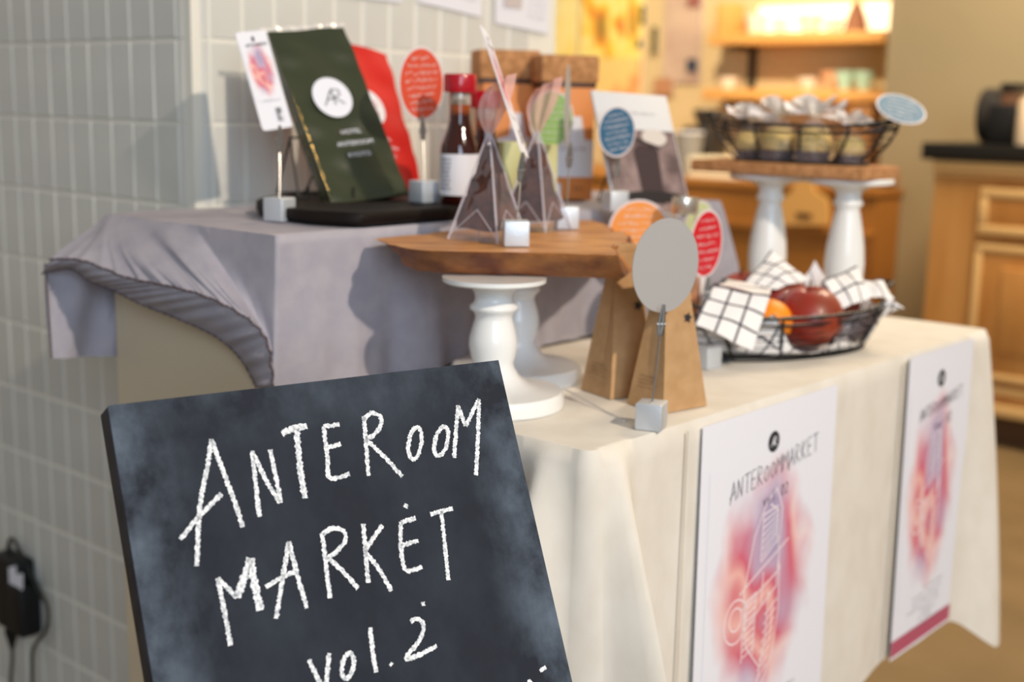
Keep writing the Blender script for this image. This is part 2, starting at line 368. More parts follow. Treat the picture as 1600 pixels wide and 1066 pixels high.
# ------------------------------------------------------------------ table, plinth, cloths
TZ = .72
tb = thing('display_table', W(1.33, .83, 0), 'low white display table almost hidden under the cream cloth', 'table')
obj('table_top', abox(.868, 1.766, .663, 1.0, TZ-.03, TZ-.0025), m_white, tb)
for a in (.95, 1.46):
    for b in (.72, .96): obj('leg', abox(a-.02, a+.02, b-.02, b+.02, 0, TZ-.03, .004), m_white, tb)
def cream_cloth():
    A0, A1, B0, B1, R, DR = .862, 1.772, .657, .998, .012, .408
    per = []        # (a, b, na, nb, s)
    def flat(p, q, n, k):
        for i in range(k): t = i/k; per.append((p[0]+(q[0]-p[0])*t, p[1]+(q[1]-p[1])*t, n[0], n[1]))
    def arc(cx, cy, t0, t1, k):
        for i in range(k): t = t0+(t1-t0)*i/k; per.append((cx+R*math.cos(t), cy+R*math.sin(t), math.cos(t), math.sin(t)))
    flat((A0, B1), (A0, B0+R), (-1, 0), 70); arc(A0+R, B0+R, math.pi, 1.5*math.pi, 24)
    flat((A0+R, B0), (A1-R, B0), (0, -1), 190); arc(A1-R, B0+R, 1.5*math.pi, 2*math.pi, 24)
    flat((A1, B0+R), (A1, B1), (1, 0), 50); per.append((A1, B1, 1, 0))
    S = [0]
    for p, q in zip(per, per[1:]): S.append(S[-1]+math.hypot(q[0]-p[0], q[1]-p[1]))
    s1 = (B1-B0-R)+R*.785; s2 = s1+R*1.57+(A1-A0-2*R)
    nv = 34; N = len(per); m = MB(); v = []; f = []
    g = lambda x, w_: math.exp(-(x/w_)**2)
    for (a, b, na, nb), s in zip(per, S):
        e = s-s1; e2 = s-s2
        k = .006+.32*g(e-.032, .017)+.42*g(e+.042, .019)+.15*g(e2, .05)+.012*math.sin(s*23)*(1-g(e, .1))+.06*g(s-.12, .05)
        ext = .05*g(e2, .05)+.08*g(e, .06)+.006*math.sin(s*31)
        v.append(W(a-na*.006, b-nb*.006, TZ+.0015))
        for j in range(nv):
            t = j/(nv-1); d = t*(DR+ext)
            if t == 0: o = 0
            o = .004*min(1, d/.006)+k*d*(1-.25*t)
            v.append(W(a+na*o, b+nb*o, TZ+.0015-max(0, d-.0015)*math.sqrt(max(.5, 1-k*k))-.0008*(d > 0)))
    L = nv+1
    for i in range(N-1):
        for j in range(nv): f.append((i*L+j, (i+1)*L+j, (i+1)*L+j+1, i*L+j+1))
    m.add(v, f)
    idx = [i*L for i in range(N)]
    m.f.append(tuple(idx)); return m
tc_ = solo('tablecloth', cream_cloth(), m_cream, 'cream cotton tablecloth covering the low display table with folded corner', 'tablecloth', smooth=1.2, base=W(1.33, .83, .3))
# hem seams running down the front and a raised fold across the top
def on_front(a, z, off=.0): return W(a, .655-.006-off-.006*(TZ-z), z)
obj('seam', tube([on_front(1.005, z, .001) for z in (.716, .6, .5, .4, .33)], .0012, 6), m_cream, tc_)
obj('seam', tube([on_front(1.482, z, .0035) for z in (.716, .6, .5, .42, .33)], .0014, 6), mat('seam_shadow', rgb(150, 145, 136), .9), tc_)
fold = smoothpath([Z(880, 612, TZ+.003), Z(930, 637, TZ+.003), Z(985, 664, TZ+.003)], 6)
obj('fold', tube([Z(x, y, TZ+.001) for x, y in ((872, 604), (905, 620), (940, 640), (975, 660))], .0022, 8), m_cream, tc_)

pl = solo('display_plinth', abox(.803, 1.605, 1.012, 1.31, 0, .883, .002), m_plinth, 'tall cream painted display plinth behind the table, draped in grey cloth', 'plinth', smooth=.3)
PZ = .885
def grey_cloth():
    m = MB()
    def top(u, v):
        a = .798+u*(1.612-.798); b = 1.004+v*(1.312-1.004)
        return W(a, b, PZ+.0012+.0012*math.sin(a*30+b*22)*math.sin(b*18)*min(1, v*8)*min(1, u*12))
    m.merge(grid(150, 16, top))
    def front(u, v):
        hz = PZ+.0012-Sp[0].z; a = .798+u*(1.612-.798); d = hz*v/.64 if v <= .64 else hz+(v-.64)/.36*(.161-hz); v = d/.161
        wv = (.007*math.sin(a*38+.6)+.006*math.sin(a*71))*v+.0035*math.sin(a*150)*v*v
        o = .002*min(1, v*12)+.004*v+.6*wv+.004*v
        if u > .93: a += (u-.93)*.72*min(1, v*1.6)
        p = W(a, 1.004-o, PZ+.0012-d)
        hz = PZ+.0012-Sp[0].z; q = W(.798, 1.004, PZ+.0012).lerp(Sp[0], d/hz)
        k = math.exp(-(u/.07)**2)
        q2 = W(.798, 1.004, PZ+.0012-d)
        return p+(q-q2+eb*o)*k
    m.merge(grid(150, 25, front))
    def right(u, v):
        return W(1.612+.03*v, 1.004-.0*v+u*.308, PZ+.0012-v*.12)
    m.merge(grid(8, 8, right))
    def backf(u, v): return W(.80+u*.8, 1.312+.006*v, PZ+.0012-v*.15)
    m.merge(grid(12, 6, backf))
    m.merge(grid(120, 16, swag))
    return m
tops = [(437, 353), (400, 349), (365, 346), (320, 343), (270, 340), (225, 337), (197, 335.5), (181, 335), (174, 334)]
seam = [(429, 602), (421, 540), (399, 506), (360, 480), (318, 461), (263, 446), (199, 433), (131, 407), (81, 405)]
hem = [(402, 606), (376, 560), (338, 526), (281, 499), (225, 477), (180, 455), (143, 440), (109, 420), (66, 428)]
sa = [.796, .785, .775, .766, .758, .750, .742, .730, .718]
Tp = [Z(x, y, PZ+.0015) for x, y in tops]
Tp = [W(.798, max(1.004, min(1.312, p.dot(eb))), PZ+.0015) for p in Tp]; Tp[0] = W(.798, 1.004, PZ+.0015); Tp[-1] = W(.798, 1.312, PZ+.0015)
Sp = [PA(x, y, a) for (x, y), a in zip(seam, sa)]
Hp = [PA(x, y, a+.006) for (x, y), a in zip(hem, sa)]
def sampl(L, u):
    n = len(L)-1; x = u*n; i = min(n-1, int(x)); t = x-i
    a, b, c, d = L[max(0, i-1)], L[i], L[i+1], L[min(n, i+2)]
    return .5*((2*b)+(c-a)*t+(2*a-5*b+4*c-d)*t*t+(3*b-a-3*c+d)*t**3)
def swag(u, v):
    t, s = sampl(Tp, u), sampl(Sp, u)
    p = t.lerp(s, v); bulge = math.sin(math.pi*min(1, v*1.02))*.010*math.sin(math.pi*u)
    ruf = (.0016*math.sin(u*95+3*math.sin(u*7))+.0008*math.sin(u*170+1))*v**3*(1 if u > 0 else 0) + (.004*math.sin(u*16+v*3+1)+.0025*math.sin(u*41+v*2+3*math.sin(u*5))*v)*math.sin(math.pi*v)**.8*min(1, u*8)
    return p - ea*(bulge+ruf)
def ruff(u, v):
    s, h = sampl(Sp, u), sampl(Hp, u)
    return s.lerp(h, v) - ea*((.0013*math.sin(u*110+4*math.sin(u*9))+.0016*math.sin(u*47+5*math.sin(u*5)))*(.3+.7*math.sin(math.pi*v))+.005*math.sin(math.pi*v))
gc = solo('plinth_cover', grey_cloth(), m_grey, 'grey cotton cover with ruffled hem draped over the tall plinth', 'cloth cover', smooth=3.1, base=W(1.2, 1.15, .72)); weld(gc)
obj('ruffle', grid(140, 6, ruff), m_grey, gc, 1.2)
obj('stitching', tube([sampl(Sp, i/150)-ea*(.0010*math.sin(i/150*95+3*math.sin(i/150*7))+.0018) for i in range(151)], [.0011+.0005*math.sin(i*2.1) for i in range(151)], 6), m_seam, gc)
obj('stitching', tube([sampl(Hp, i/150)-ea*.001 for i in range(151)], [.0009+.0004*math.sin(i*1.7) for i in range(151)], 6), m_seam, gc)
fl = [PB(x, y, 1.318) for x, y in ((70, 412), (186, 415), (80, 560), (184, 556))]
obj('back_flap', grid(24, 20, lambda u, v: fl[0].lerp(fl[1], u).lerp(fl[2].lerp(fl[3], u), v)+eb*(.004*math.sin(u*9+v*3))), m_grey, gc, 1.2)
obj('stitching', tube([fl[0].lerp(fl[2], t/20)-eb*.001 for t in range(21)], .0011, 6), m_seam, gc)

# ------------------------------------------------------------------ handwriting helpers
G = {'A': ([(.0, -.15), (.5, 1), (.95, 0)], [(-.1, .15), (.75, .5)]), 'N': ([(.1, 0), (.1, .95), (.8, 0), (.85, 1)],), 'T': ([(0, .95), (1, 1.02)], [(.5, 1), (.55, 0)]),
     'E': ([(.85, 1), (.1, .95), (.15, 0), (.9, .05)], [(.12, .5), (.8, .55)]), 'R': ([(.1, 0), (.1, 1), (.7, .9), (.7, .6), (.12, .5), (.9, 0)],),
     'O': ([(.5, .8), (.15, .6), (.1, .2), (.45, 0), (.8, .25), (.8, .65), (.5, .8)],), 'M': ([(0, 0), (.1, .9), (.5, .4), (.9, 1), (.95, 0)],),
     'K': ([(.15, 1), (.1, 0)], [(.85, 1), (.15, .45), (.9, 0)]), 'v': ([(0, .6), (.4, 0), (.8, .7)],), 'o': ([(.4, .5), (.1, .3), (.3, 0), (.65, .25), (.4, .5)],),
     'l': ([(.4, 1), (.4, 0)],), '.': ([(.3, 0), (.4, .08)],), '2': ([(.1, .8), (.5, 1), (.75, .7), (.1, 0), (.9, .1)],), '0': ([(.5, 1), (.15, .7), (.15, .3), (.5, 0), (.85, .3), (.85, .7), (.5, 1)],)}
def write(s, x, y, h, w_, fr, adv=.62, slope=0, off=.0006):
    m = MB()
    for ch in s:
        for st in G.get(ch, ()):
            m.merge(ribbon(dens([(x+p*h*adv*.85, y+q*h) for p, q in st], h/4), w_, fr, off))
        x += h*adv; y += slope*h*adv
    return m
def monogram(h, cx, cy, fr, w_, off):
    m = MB()
    for st in ([(-.62, -.5), (.0, .5), (.0, -.5)], [(-.38, -.12), (0, -.12)], [(0, .5), (.42, .42), (.42, .08), (0, .0), (.55, -.5)]): m.merge(ribbon(dens([(cx+x*h, cy+y*h) for x, y in st], h/10), w_, fr, off))
    return m
def scribble(cx, cy, wd, h, fr, w_=.0012, off=.0006):       # one line of small illegible handwriting
    m = MB(); x = cx-wd/2
    while x < cx+wd/2-h*.5:
        k = random.choice((2, 3, 3)); pts = [(x+random.uniform(0, h*.7), cy+random.uniform(-h/2, h/2)) for _ in range(k+1)]
        m.merge(ribbon(pts, w_, fr, off)); x += h*random.uniform(.75, 1.15)
    return m
def ellipse(rx, ry, n=28, cx=0, cy=0): return [(cx+rx*math.cos(2*math.pi*i/n), cy+ry*math.sin(2*math.pi*i/n)) for i in range(n)]
def flatpoly(pts, fr, off): O, Uv, Vv, N = fr; return MB().add([O+Uv*x+Vv*y+N*off for x, y in pts], [tuple(range(len(pts)))])

# ------------------------------------------------------------------ posters
def watercolor(fr, w_, h_, parent, scale=1):
    O, Uv, Vv, N = fr
    m = grid(24, 32, lambda u, v: O+Uv*((u-.5)*w_)+Vv*((v-.5)*h_)+N*.0001)
    obj('print', m, m_blot, parent, None)
def linework(fr, w_, h_, lw, parent):
    m = MB(); P = lambda pts: m.merge(ribbon(dens([(x*w_/2, y*h_/2) for x, y in pts], .004), lw, fr, .0003))
    P([(0, -.75), (-.35, -.5), (-.45, 0), (-.25, .45), (0, .7), (.25, .8), (.4, .6), (.35, .25)])
    P([(-.05, .62), (-.08, .2), (.35, .35), (.38, .05), (-.5, -.15)]); P([(.1, .68), (.3, .6), (.3, .3)])
    for i in range(7): P([(-.05, .25+i*.06), (.3, .40+i*.04)])
    for i in range(9): P([(-.42, -.1-i*.06), (-.15, -.05-i*.06)])
    P([(-.42, -.1), (-.45, -.62)]); P([(-.15, -.05), (-.18, -.6)]); P([(0, .1), (-.02, -.2), (.35, -.08), (.36, .15)]); P([(-.02, -.2), (-.3, -.3)])
    P([(.15, -.1), (.12, -.5), (-.05, -.9)]); P([(.4, .1), (.42, -.3), (.3, -.7), (.05, -.95)])
    for i in range(8): P([(.08-i*.02, -.3-i*.08), (.38-i*.03, -.2-i*.08)])
    P(ellipse(.14, .10, 16, -.62, -.2)+[(-.48, -.2)]); P(ellipse(.26, .19, 18, -.62, -.22)+[(-.36, -.22)])
    P([(-.55, 0), (-.2, .1), (.6, .3)])
    obj('line_drawing', m, mat('white_print', rgb(238, 226, 230), .7), parent, None)
def poster(name, a0, a1, z0, z1, b0, tilt, label, bend=0):
    def surf(u, v):
        return W(a0+(a1-a0)*u, b0-tilt*(1-v)+bend*max(0, u-.55)**2, z0+(z1-z0)*v)
    root = thing(name, surf(.5, 0), label, 'poster', 'event posters')
    ext = grid(12, 8, surf); bk = grid(12, 8, lambda u, v: surf(u, v)+eb*.0006)
    obj('sheet', ext.merge(bk), m_paper, root, .8)
    Wd, Hd = a1-a0, z1-z0
    O = surf(.5, .5); Uv = (surf(.55, .5)-surf(.45, .5)).normalized(); Vv = (surf(.5, 1)-surf(.5, 0)).normalized(); N = Uv.cross(Vv).normalized()
    if N.dot(eb) > 0: N = -N
    fr = (O+N*.0002, Uv, Vv, N)
    sub = lambda x, y: (fr[0]+Uv*x+Vv*y, Uv, Vv, N)
    watercolor(sub(-.009, .008), Wd*.82, Hd*.72, root); linework(sub(-.009, .010), Wd*.62, Hd*.62, .0017, root)
    obj('emblem', flatpoly(ellipse(.0115, .0115, 24, 0, Hd/2-.040), fr, .0003), m_darktext, root, None)
    obj('emblem_letters', monogram(.010, 0, Hd/2-.040, fr, .0012, .0005), m_paper, root, None)
    obj('title', write('ANTEROOMMARKET', -Wd*.30, Hd/2-.088, .076*Wd, .0011, fr, .62, .11, .0005), m_darktext, root, None)
    obj('title', write('vol.02', -Wd*.06, Hd/2-.108, .013, .0011, fr, .7, .1, .0005), m_darktext, root, None)
    t = MB()
    for i, (x, wd) in enumerate(((.03, .09), (-.0, .13), (0, .12), (-.01, .14), (.01, .07), (0, .06), (0, .13))): t.merge(scribble(x*Wd/.28, -Hd*.31-i*.0085, wd*Wd/.28, .005, fr, .0009, .0004))
    obj('small_print', t, m_greytext, root, None)
    obj('red_band', flatpoly([(-Wd/2, -Hd/2+.004), (Wd/2, -Hd/2+.004), (Wd/2, -Hd/2+.026), (-Wd/2, -Hd/2+.026)], fr, .0002), mat('crimson_print', rgb(176, 84, 106), .7), root, None)
poster('poster', 1.031, 1.309, .305, .7145, .6490, .004, 'white event poster pinned to the tablecloth behind the chalkboard, nearer to the camera')
poster('poster', 1.500, 1.702, .318, .7185, .6490, .004, 'white event poster at the far end of the tablecloth with red band at bottom')

# ------------------------------------------------------------------ chalkboard on its easel
cc = lambda v: (cr*v[0]+cd*v[1]+cf*v[2])
bw = cc((.855, -.0926, .51)).normalized(); bu = cc((-.222, -.955, .198)); bu = (bu-bw*bu.dot(bw)).normalized(); bn = bw.cross(bu).normalized()
if bn.dot(cf) > 0: bn = -bn
BTL = U(168, 634, .85); BWD = .301*1.002; BHT = .43; BTH = .026
def bpt(x, y):   # pixel on the board's face -> board coordinates
    v = ray(x, y); t = (BTL-CAM).dot(bn)/v.dot(bn); p = CAM+v*t-BTL; return (p.dot(bw), p.dot(bu))
frb = (BTL, bw, bu, bn)
bcen = BTL+bw*BWD/2-bu*BHT
brd = thing('chalkboard', bcen, 'black chalkboard with white hand lettering tilted on a stand at front left', 'chalkboard')
fc = grid(30, 40, lambda u, v: BTL+bw*(u*BWD)-bu*((1-v)*BHT)+bn*.0002); obj('writing_surface', fc, m_slate, brd, None)
obj('panel', box(BTL+bw*BWD/2-bu*BHT/2-bn*BTH/2, (BWD, BHT, BTH), bw, bu, bn, .0015), m_slateedge, brd, .5)
L1 = [[(330, 687), (324, 728), (315, 772), (310, 816), (307, 885)], [(330, 687), (352, 747), (367, 787), (379, 824)], [(281, 843), (308, 811), (346, 772)],
 [(394, 705), (399, 757), (405, 808)], [(396, 710), (416, 752), (437, 786)], [(438, 786), (431, 747), (422, 703)], [(440, 678), (456, 671), (479, 666)], [(463, 669), (468, 727), (476, 779)],
 [(505, 667), (511, 713), (515, 747), (546, 741)], [(505, 667), (530, 664)], [(511, 700), (532, 694)], [(568, 651), (572, 698), (575, 744)], [(567, 658), (579, 646), (593, 651), (594, 666), (582, 681), (570, 686)], [(570, 686), (599, 713), (628, 745)],
 [(709, 716), (712, 673), (715, 634)], [(715, 634), (727, 666)], [(727, 666), (748, 624)], [(748, 624), (746, 688), (743, 743)],
 [(340, 904), (351, 960), (360, 1009)], [(340, 904), (370, 934)], [(370, 934), (391, 873)], [(391, 873), (397, 910), (407, 954)], [(451, 847), (441, 905), (431, 967)], [(451, 847), (463, 895), (479, 951)], [(415, 918), (436, 905), (461, 893)],
 [(503, 834), (509, 885), (515, 935)], [(503, 836), (518, 826), (535, 829), (539, 844), (527, 861), (511, 872)], [(511, 872), (535, 893), (559, 920)], [(567, 819), (571, 866), (575, 911)], [(597, 821), (569, 861)], [(569, 861), (592, 890), (611, 924)],
 [(626, 816), (626, 856), (634, 891), (659, 886)], [(626, 817), (649, 810)], [(626, 853), (653, 845)], [(635, 788), (633, 794)], [(672, 804), (707, 795)], [(689, 799), (695, 856), (700, 907)],
 [(482, 1031), (495, 1058), (508, 1082)], [(514, 1021), (511, 1050), (508, 1082)], [(578, 981), (582, 1019), (587, 1051)], [(609, 1037), (612, 1040)], [(641, 972), (651, 967), (661, 977), (656, 999), (634, 1031), (682, 1010)],
 [(843, 1049), (852, 1042)], [(826, 1062), (830, 1076)], [(660, 941), (661, 947)]]
L1 += [[(x+rx*math.cos(t/10*2*math.pi)+sl*math.sin(t/10*2*math.pi)*ry*-1, y-ry*math.sin(t/10*2*math.pi)) for t in range(11)] for x, y, rx, ry, sl in ((648, 693, 10, 25, -.12), (689, 690, 10, 23, -.2), (543, 1041, 9, 20, -.15))]
for st in L1:
    b2 = [bpt(x, y) for x, y in st]
    thick = .0042 if len(st) > 2 and (abs(st[0][0]-463) < 2 or abs(st[0][0]-440) < 2) else .0031
    if st[0] in ((391, 873), (370, 934)): thick = .0050
    P3 = [(p.x, p.y) for p in smoothpath([(a, b, 0) for a, b in b2], 8)] if len(b2) > 2 else b2
    obj('chalk_stroke', ribbon(dens(P3, .0008), thick, frb, .0006, .35), m_chalk, brd, None)
# easel behind / below the board
es = thing('easel', Vector((bcen.x, bcen.y+.05, 0)), 'dark wooden easel stand carrying the chalkboard', 'easel')
m_easel = mat('dark_easel_wood', rgb(58, 44, 36), .6)
lb = BTL-bu*BHT-bn*BTH
def leg3(p, q, s=.011): return tube([p, q], s, 4)
for t in (.2, .8):
    p = BTL+bw*(BWD*t)-bu*.10-bn*(BTH+.012); q = lb+bw*(BWD*t)-bn*.012; dirv = (q-p).normalized(); g0 = q+dirv*((q.z)/-dirv.z)
    obj('leg', leg3(p, g0+Vector((0, 0, .0))), m_easel, es)
obj('ledge', box(lb+bw*BWD/2-bu*.009+bn*.006, (BWD*.9, .016, .05), bw, bu, bn), m_easel, es)
pt = BTL+bw*(BWD*.5)-bu*.16-bn*(BTH+.014)
obj('leg', leg3(pt, Vector((pt.x-.02, pt.y+.16, 0))), m_easel, es)
obj('crossbar', leg3(BTL+bw*(BWD*.14)-bu*.18-bn*(BTH+.012), BTL+bw*(BWD*.86)-bu*.18-bn*(BTH+.012)), m_easel, es)

# ------------------------------------------------------------------ white cake stands and the olive-wood board
SP = [(0, 0), (.0716, 0), (.0722, .003), (.0716, .0125), (.069, .0155), (.050, .018), (.036, .022), (.027, .029), (.0215, .038), (.0205, .043), (.0225, .050), (.0245, .060), (.0240, .068), (.0215, .078), (.0190, .086), (.0186, .090), (.0205, .094), (.0238, .0965), (.0243, .0985), (.0238, .1005), (.0205, .103), (.0190, .107), (.0196, .112), (.0225, .117), (.034, .1205), (.048, .1225), (.0515, .1245), (.0515, .1285), (0, .1285)]
cs = [Z(769, 631, TZ+.0022), Z(806, 590, TZ+.0022)]
st0 = solo('cake_stand', lathe(SP, 56, cs[0]), m_white, 'white turned pedestal stand nearest the chalkboard, under the wooden board', 'cake stand', 'stands under the wooden board', base=cs[0])
st1 = copy_tree(st0, None, cs[1]); st1['label'] = 'white turned pedestal stand at the back, half hidden behind the front one'
SBZ = TZ+.0022+.1285
ot = [(583, 373), (604, 381), (627, 387), (651, 391), (700, 393), (770, 394.5), (830, 395), (900, 397), (964, 399), (963, 392), (958, 387), (968, 383), (981, 378), (983, 368), (972, 362), (955, 362), (945, 352), (925, 344), (880, 342), (830, 346), (780, 350), (730, 353), (672, 357), (655, 361), (668, 366), (630, 368)]
obt = [(592, 388), (612, 403), (631, 416), (652, 424), (700, 428), (770, 430), (830, 431), (905, 434), (976, 436), (988, 424), (981, 410), (985, 400), (992, 392), (992, 384), (980, 378), (962, 376), (948, 366), (925, 358), (880, 356), (830, 360), (780, 364), (730, 367), (676, 372), (660, 376), (672, 381), (640, 384)]
BZT = SBZ+.0275
def clampb(p, z):
    a, b = p.dot(ea), p.dot(eb); return W(a, min(b, .992), z)
To = [clampb(Z(x, y, BZT), BZT) for x, y in ot]; Bo = [clampb(Z(x, y, SBZ+.0006), SBZ+.0006) for x, y in obt]
def wood_board():
    n0 = len(To); K = 4; T2 = []; B2 = []
    for i in range(n0):
        for k in range(K):
            T2.append(To[i].lerp(To[(i+1) % n0], k/K)); B2.append(Bo[i].lerp(Bo[(i+1) % n0], k/K))
    n = len(T2); cen = sum(T2, Vector())/n; rings = []
    for t in (0, .06, .3, .6, .9, 1):
        rg = []
        for i in range(n):
            p = T2[i].lerp(B2[i], t); o = (p-cen); o.z = 0; o.normalize()
            am = .0022*math.sin(i*1.7+t*4)*math.sin(i*.37) + random.uniform(-.0012, .0012)*(0 < t < 1)
            p = p+o*(am+(-.0015 if t == 0 else 0)+(-.002 if t == 1 else 0)); rg.append(p)
        rings.append(rg)
    v = [p for r in rings for p in r]; f = []
    for j in range(5):
        for i in range(n): k = (i+1) % n; f.append((j*n+i, j*n+k, (j+1)*n+k, (j+1)*n+i))
    return MB().add(v, f), MB().add(rings[0], [tuple(range(n))]), MB().add(rings[5], [tuple(range(n))[::-1]])
e_, t_, b_ = wood_board()
wb = thing('serving_board', W(1.0, .87, SBZ), 'thick olive wood serving board with bark edge on two white stands', 'board')
obj('bark_edge', e_, m_bark, wb, 1.0); obj('board_top', t_, m_wood, wb, None); obj('board_underside', b_, m_wood, wb, None)

# ------------------------------------------------------------------ memo clips and cards
CUBE = .0255
def memo_clip(px, py, z, top, rot, label, group='aluminium memo clips', jaw=.026, basec=None):
    b = basec if basec is not None else Z(px, py, z); root = thing('memo_clip', b, label, 'memo clip', group)
    X = Vector((math.cos(rot), math.sin(rot), 0)); Y = Vector((-math.sin(rot), math.cos(rot), 0))
    obj('weight', box(b+ez*(CUBE/2), (CUBE, CUBE, CUBE), X, Y, ez, .0014, 3), m_alu, root, .5)
    c = (b-CAM).dot(cf); T = U(top[0], top[1], c); s = b+ez*(CUBE-.001); d = (T-s).normalized(); J = T-d*jaw
    obj('stem', tube([s, s.lerp(J, .5)+X*.0006, J], .0009, 8), m_steel, root)
    sd = cr
    for k in (-1, 1):
        v = [J-d*.004+sd*k*.0008, J+d*jaw*.35+sd*k*.0017, T+sd*k*.0005]
        obj('jaw', tube(smoothpath(v, 5), [.0016, .0020, .0021, .0021, .002, .0019, .0018, .0016, .0014, .0012, .001][:11], 6), m_steel, root)
    obj('spring', tube([J+d*jaw*.28-sd*.0042, J+d*jaw*.28+sd*.0042], .0018, 8), m_steel, root)
    return root
def round_tag(c, R_, yaw, lean, col, label, lines=7, border=True, back=None, roll_=0, facing=1, group='round message cards', pitch=0):
    Uv = Vector((math.cos(yaw), math.sin(yaw), 0)); Vv = (ez*math.cos(pitch)+Vector((0, 1, 0))*math.sin(pitch)); Vv = (Vv-Uv*Vv.dot(Uv)).normalized()
    U2 = Uv*math.cos(lean)+Vv*math.sin(lean); V2 = Vv*math.cos(lean)-Uv*math.sin(lean); N = U2.cross(V2)
    if N.dot(CAM-c)*facing < 0: N = -N
    root = thing('message_card', c-V2*R_, label, 'card', group)
    fr = (c, U2, V2, N)
    pm = prism([c+U2*x+V2*y for x, y in ellipse(R_, R_, 48)], -N*.0006)
    obj('card', pm, back or m_cardwhite, root, .5)
    if col: obj('colour_disc', flatpoly(ellipse(R_*.93, R_*.93, 44), fr, .0002), col, root, None)
    if lines:
        t = MB()
        for i in range(lines):
            y = R_*(.68-i*1.36/(lines-1)); wd = 1.5*math.sqrt(max(.12*R_*R_, R_*R_-y*y))*random.uniform(.75, 1)
            t.merge(scribble(0, y, wd, R_*.11, fr, .0012, .0006))
        obj('handwriting', t, m_cardwhite, root, None)
    return root
m_cardwhite = mat('card_white', rgb(222, 212, 212), .6)
m_cgreyback = mat('card_grey_back', rgb(163, 161, 160), .55)
m_cred = mat('card_red', rgb(204, 22, 44), .4); m_cor = mat('card_vermilion', rgb(214, 78, 52), .6); m_cgreen = mat('card_green', rgb(138, 176, 98), .6)
m_cblue = mat('card_blue', rgb(48, 98, 130), .6); m_cblue2 = mat('card_slate_blue', rgb(84, 122, 146), .6); m_corange = mat('card_orange', rgb(232, 146, 66), .6); m_cpale = mat('card_pale_green', rgb(196, 204, 150), .6)

# 8: front grey card
memo_clip(1017, 669, TZ+.002, (1037, 476), math.radians(-20), 'aluminium cube memo clip at the table edge holding the grey card')
cfront = (Z(1017, 669, TZ)-CAM).dot(cf)
round_tag(U(1041, 415, cfront+.004), .0452, math.radians(40), math.radians(6), None, 'round grey card back, blank, held at the front edge of table', 0, back=m_cgreyback)
# 9: red card and pale green card behind it
memo_clip(1103, 574, TZ+.002, (1106, 432), math.radians(-48), 'aluminium cube memo clip beside the fruit basket holding the red card')
c9 = (Z(1103, 574, TZ)-CAM).dot(cf)
round_tag(U(1104, 381, c9+.003), .0405, math.radians(54), 0, m_cred, 'glossy round red card with white handwriting beside the fruit basket')
round_tag(U(1093, 361, c9+.17), .040, math.radians(52), 0, m_cpale, 'round pale green card mostly hidden behind the red card', 5)
memo_clip(0, 0, 0, (1093, 408), .3, 'aluminium memo clip behind the red card, hidden by the basket', basec=Vector((U(1093, 361, c9+.17).x, U(1093, 361, c9+.17).y, TZ+.002)))
# 7: orange card
c7 = 1.60
p7 = U(998, 360, c7)
round_tag(p7, .0385, math.radians(8), 0, m_corange, 'round orange card with white handwriting beside the wooden board end')
memo_clip(0, 0, 0, (998, 403), .5, 'aluminium memo clip hidden behind the kraft bags, holding orange card', basec=Vector((p7.x, p7.y+.004, TZ+.002)))
# tray of dark wood on the plinth
def tray():
    O = [(400, 313), (430, 306), (480, 302), (560, 300), (640, 300), (700, 303), (733, 309), (742, 320), (737, 330), (690, 335), (600, 335), (520, 332), (465, 328), (418, 322)]
    z1 = PZ+.018; P = smoothpath([Z(x, y-1, z1) for x, y in O], 4, True)
    P = [W(p.dot(ea), max(1.006, min(p.dot(eb), 1.30)), z1) for p in P]; cen = sum(P, Vector())/len(P)
    n = len(P); v = []; f = []
    for t, s in ((PZ+.0035, .97), (PZ+.008, 1), (z1-.003, 1.0), (z1, .985)):
        for p in P: q = cen+(p-cen)*s; v.append(Vector((q.x, q.y, t)))
    for j in range(3):
        for i in range(n): k = (i+1) % n; f.append((j*n+i, j*n+k, (j+1)*n+k, (j+1)*n+i))
    f.append(tuple(range(n))[::-1]); f.append(tuple(3*n+i for i in range(n)))
    return MB().add(v, f)
solo('serving_tray', tray(), m_darkwood, 'low black stained wooden tray on the grey plinth cover', 'tray')
TRZ = PZ+.018
def ortho(tl, tr, bl, c, dtr):     # three corners of a rectangle, the third one's distance solved for a right angle
    TL, TR = U(tl[0], tl[1], c), U(tr[0], tr[1], c+dtr); lo, hi = -.4, .4
    f = lambda d: (TR-TL).dot(U(bl[0], bl[1], c+d)-TL)
    for _ in range(40):
        m_ = (lo+hi)/2
        if (f(lo) > 0) == (f(m_) > 0): lo = m_
        else: hi = m_
    return TL, TR, U(bl[0], bl[1], c+lo)
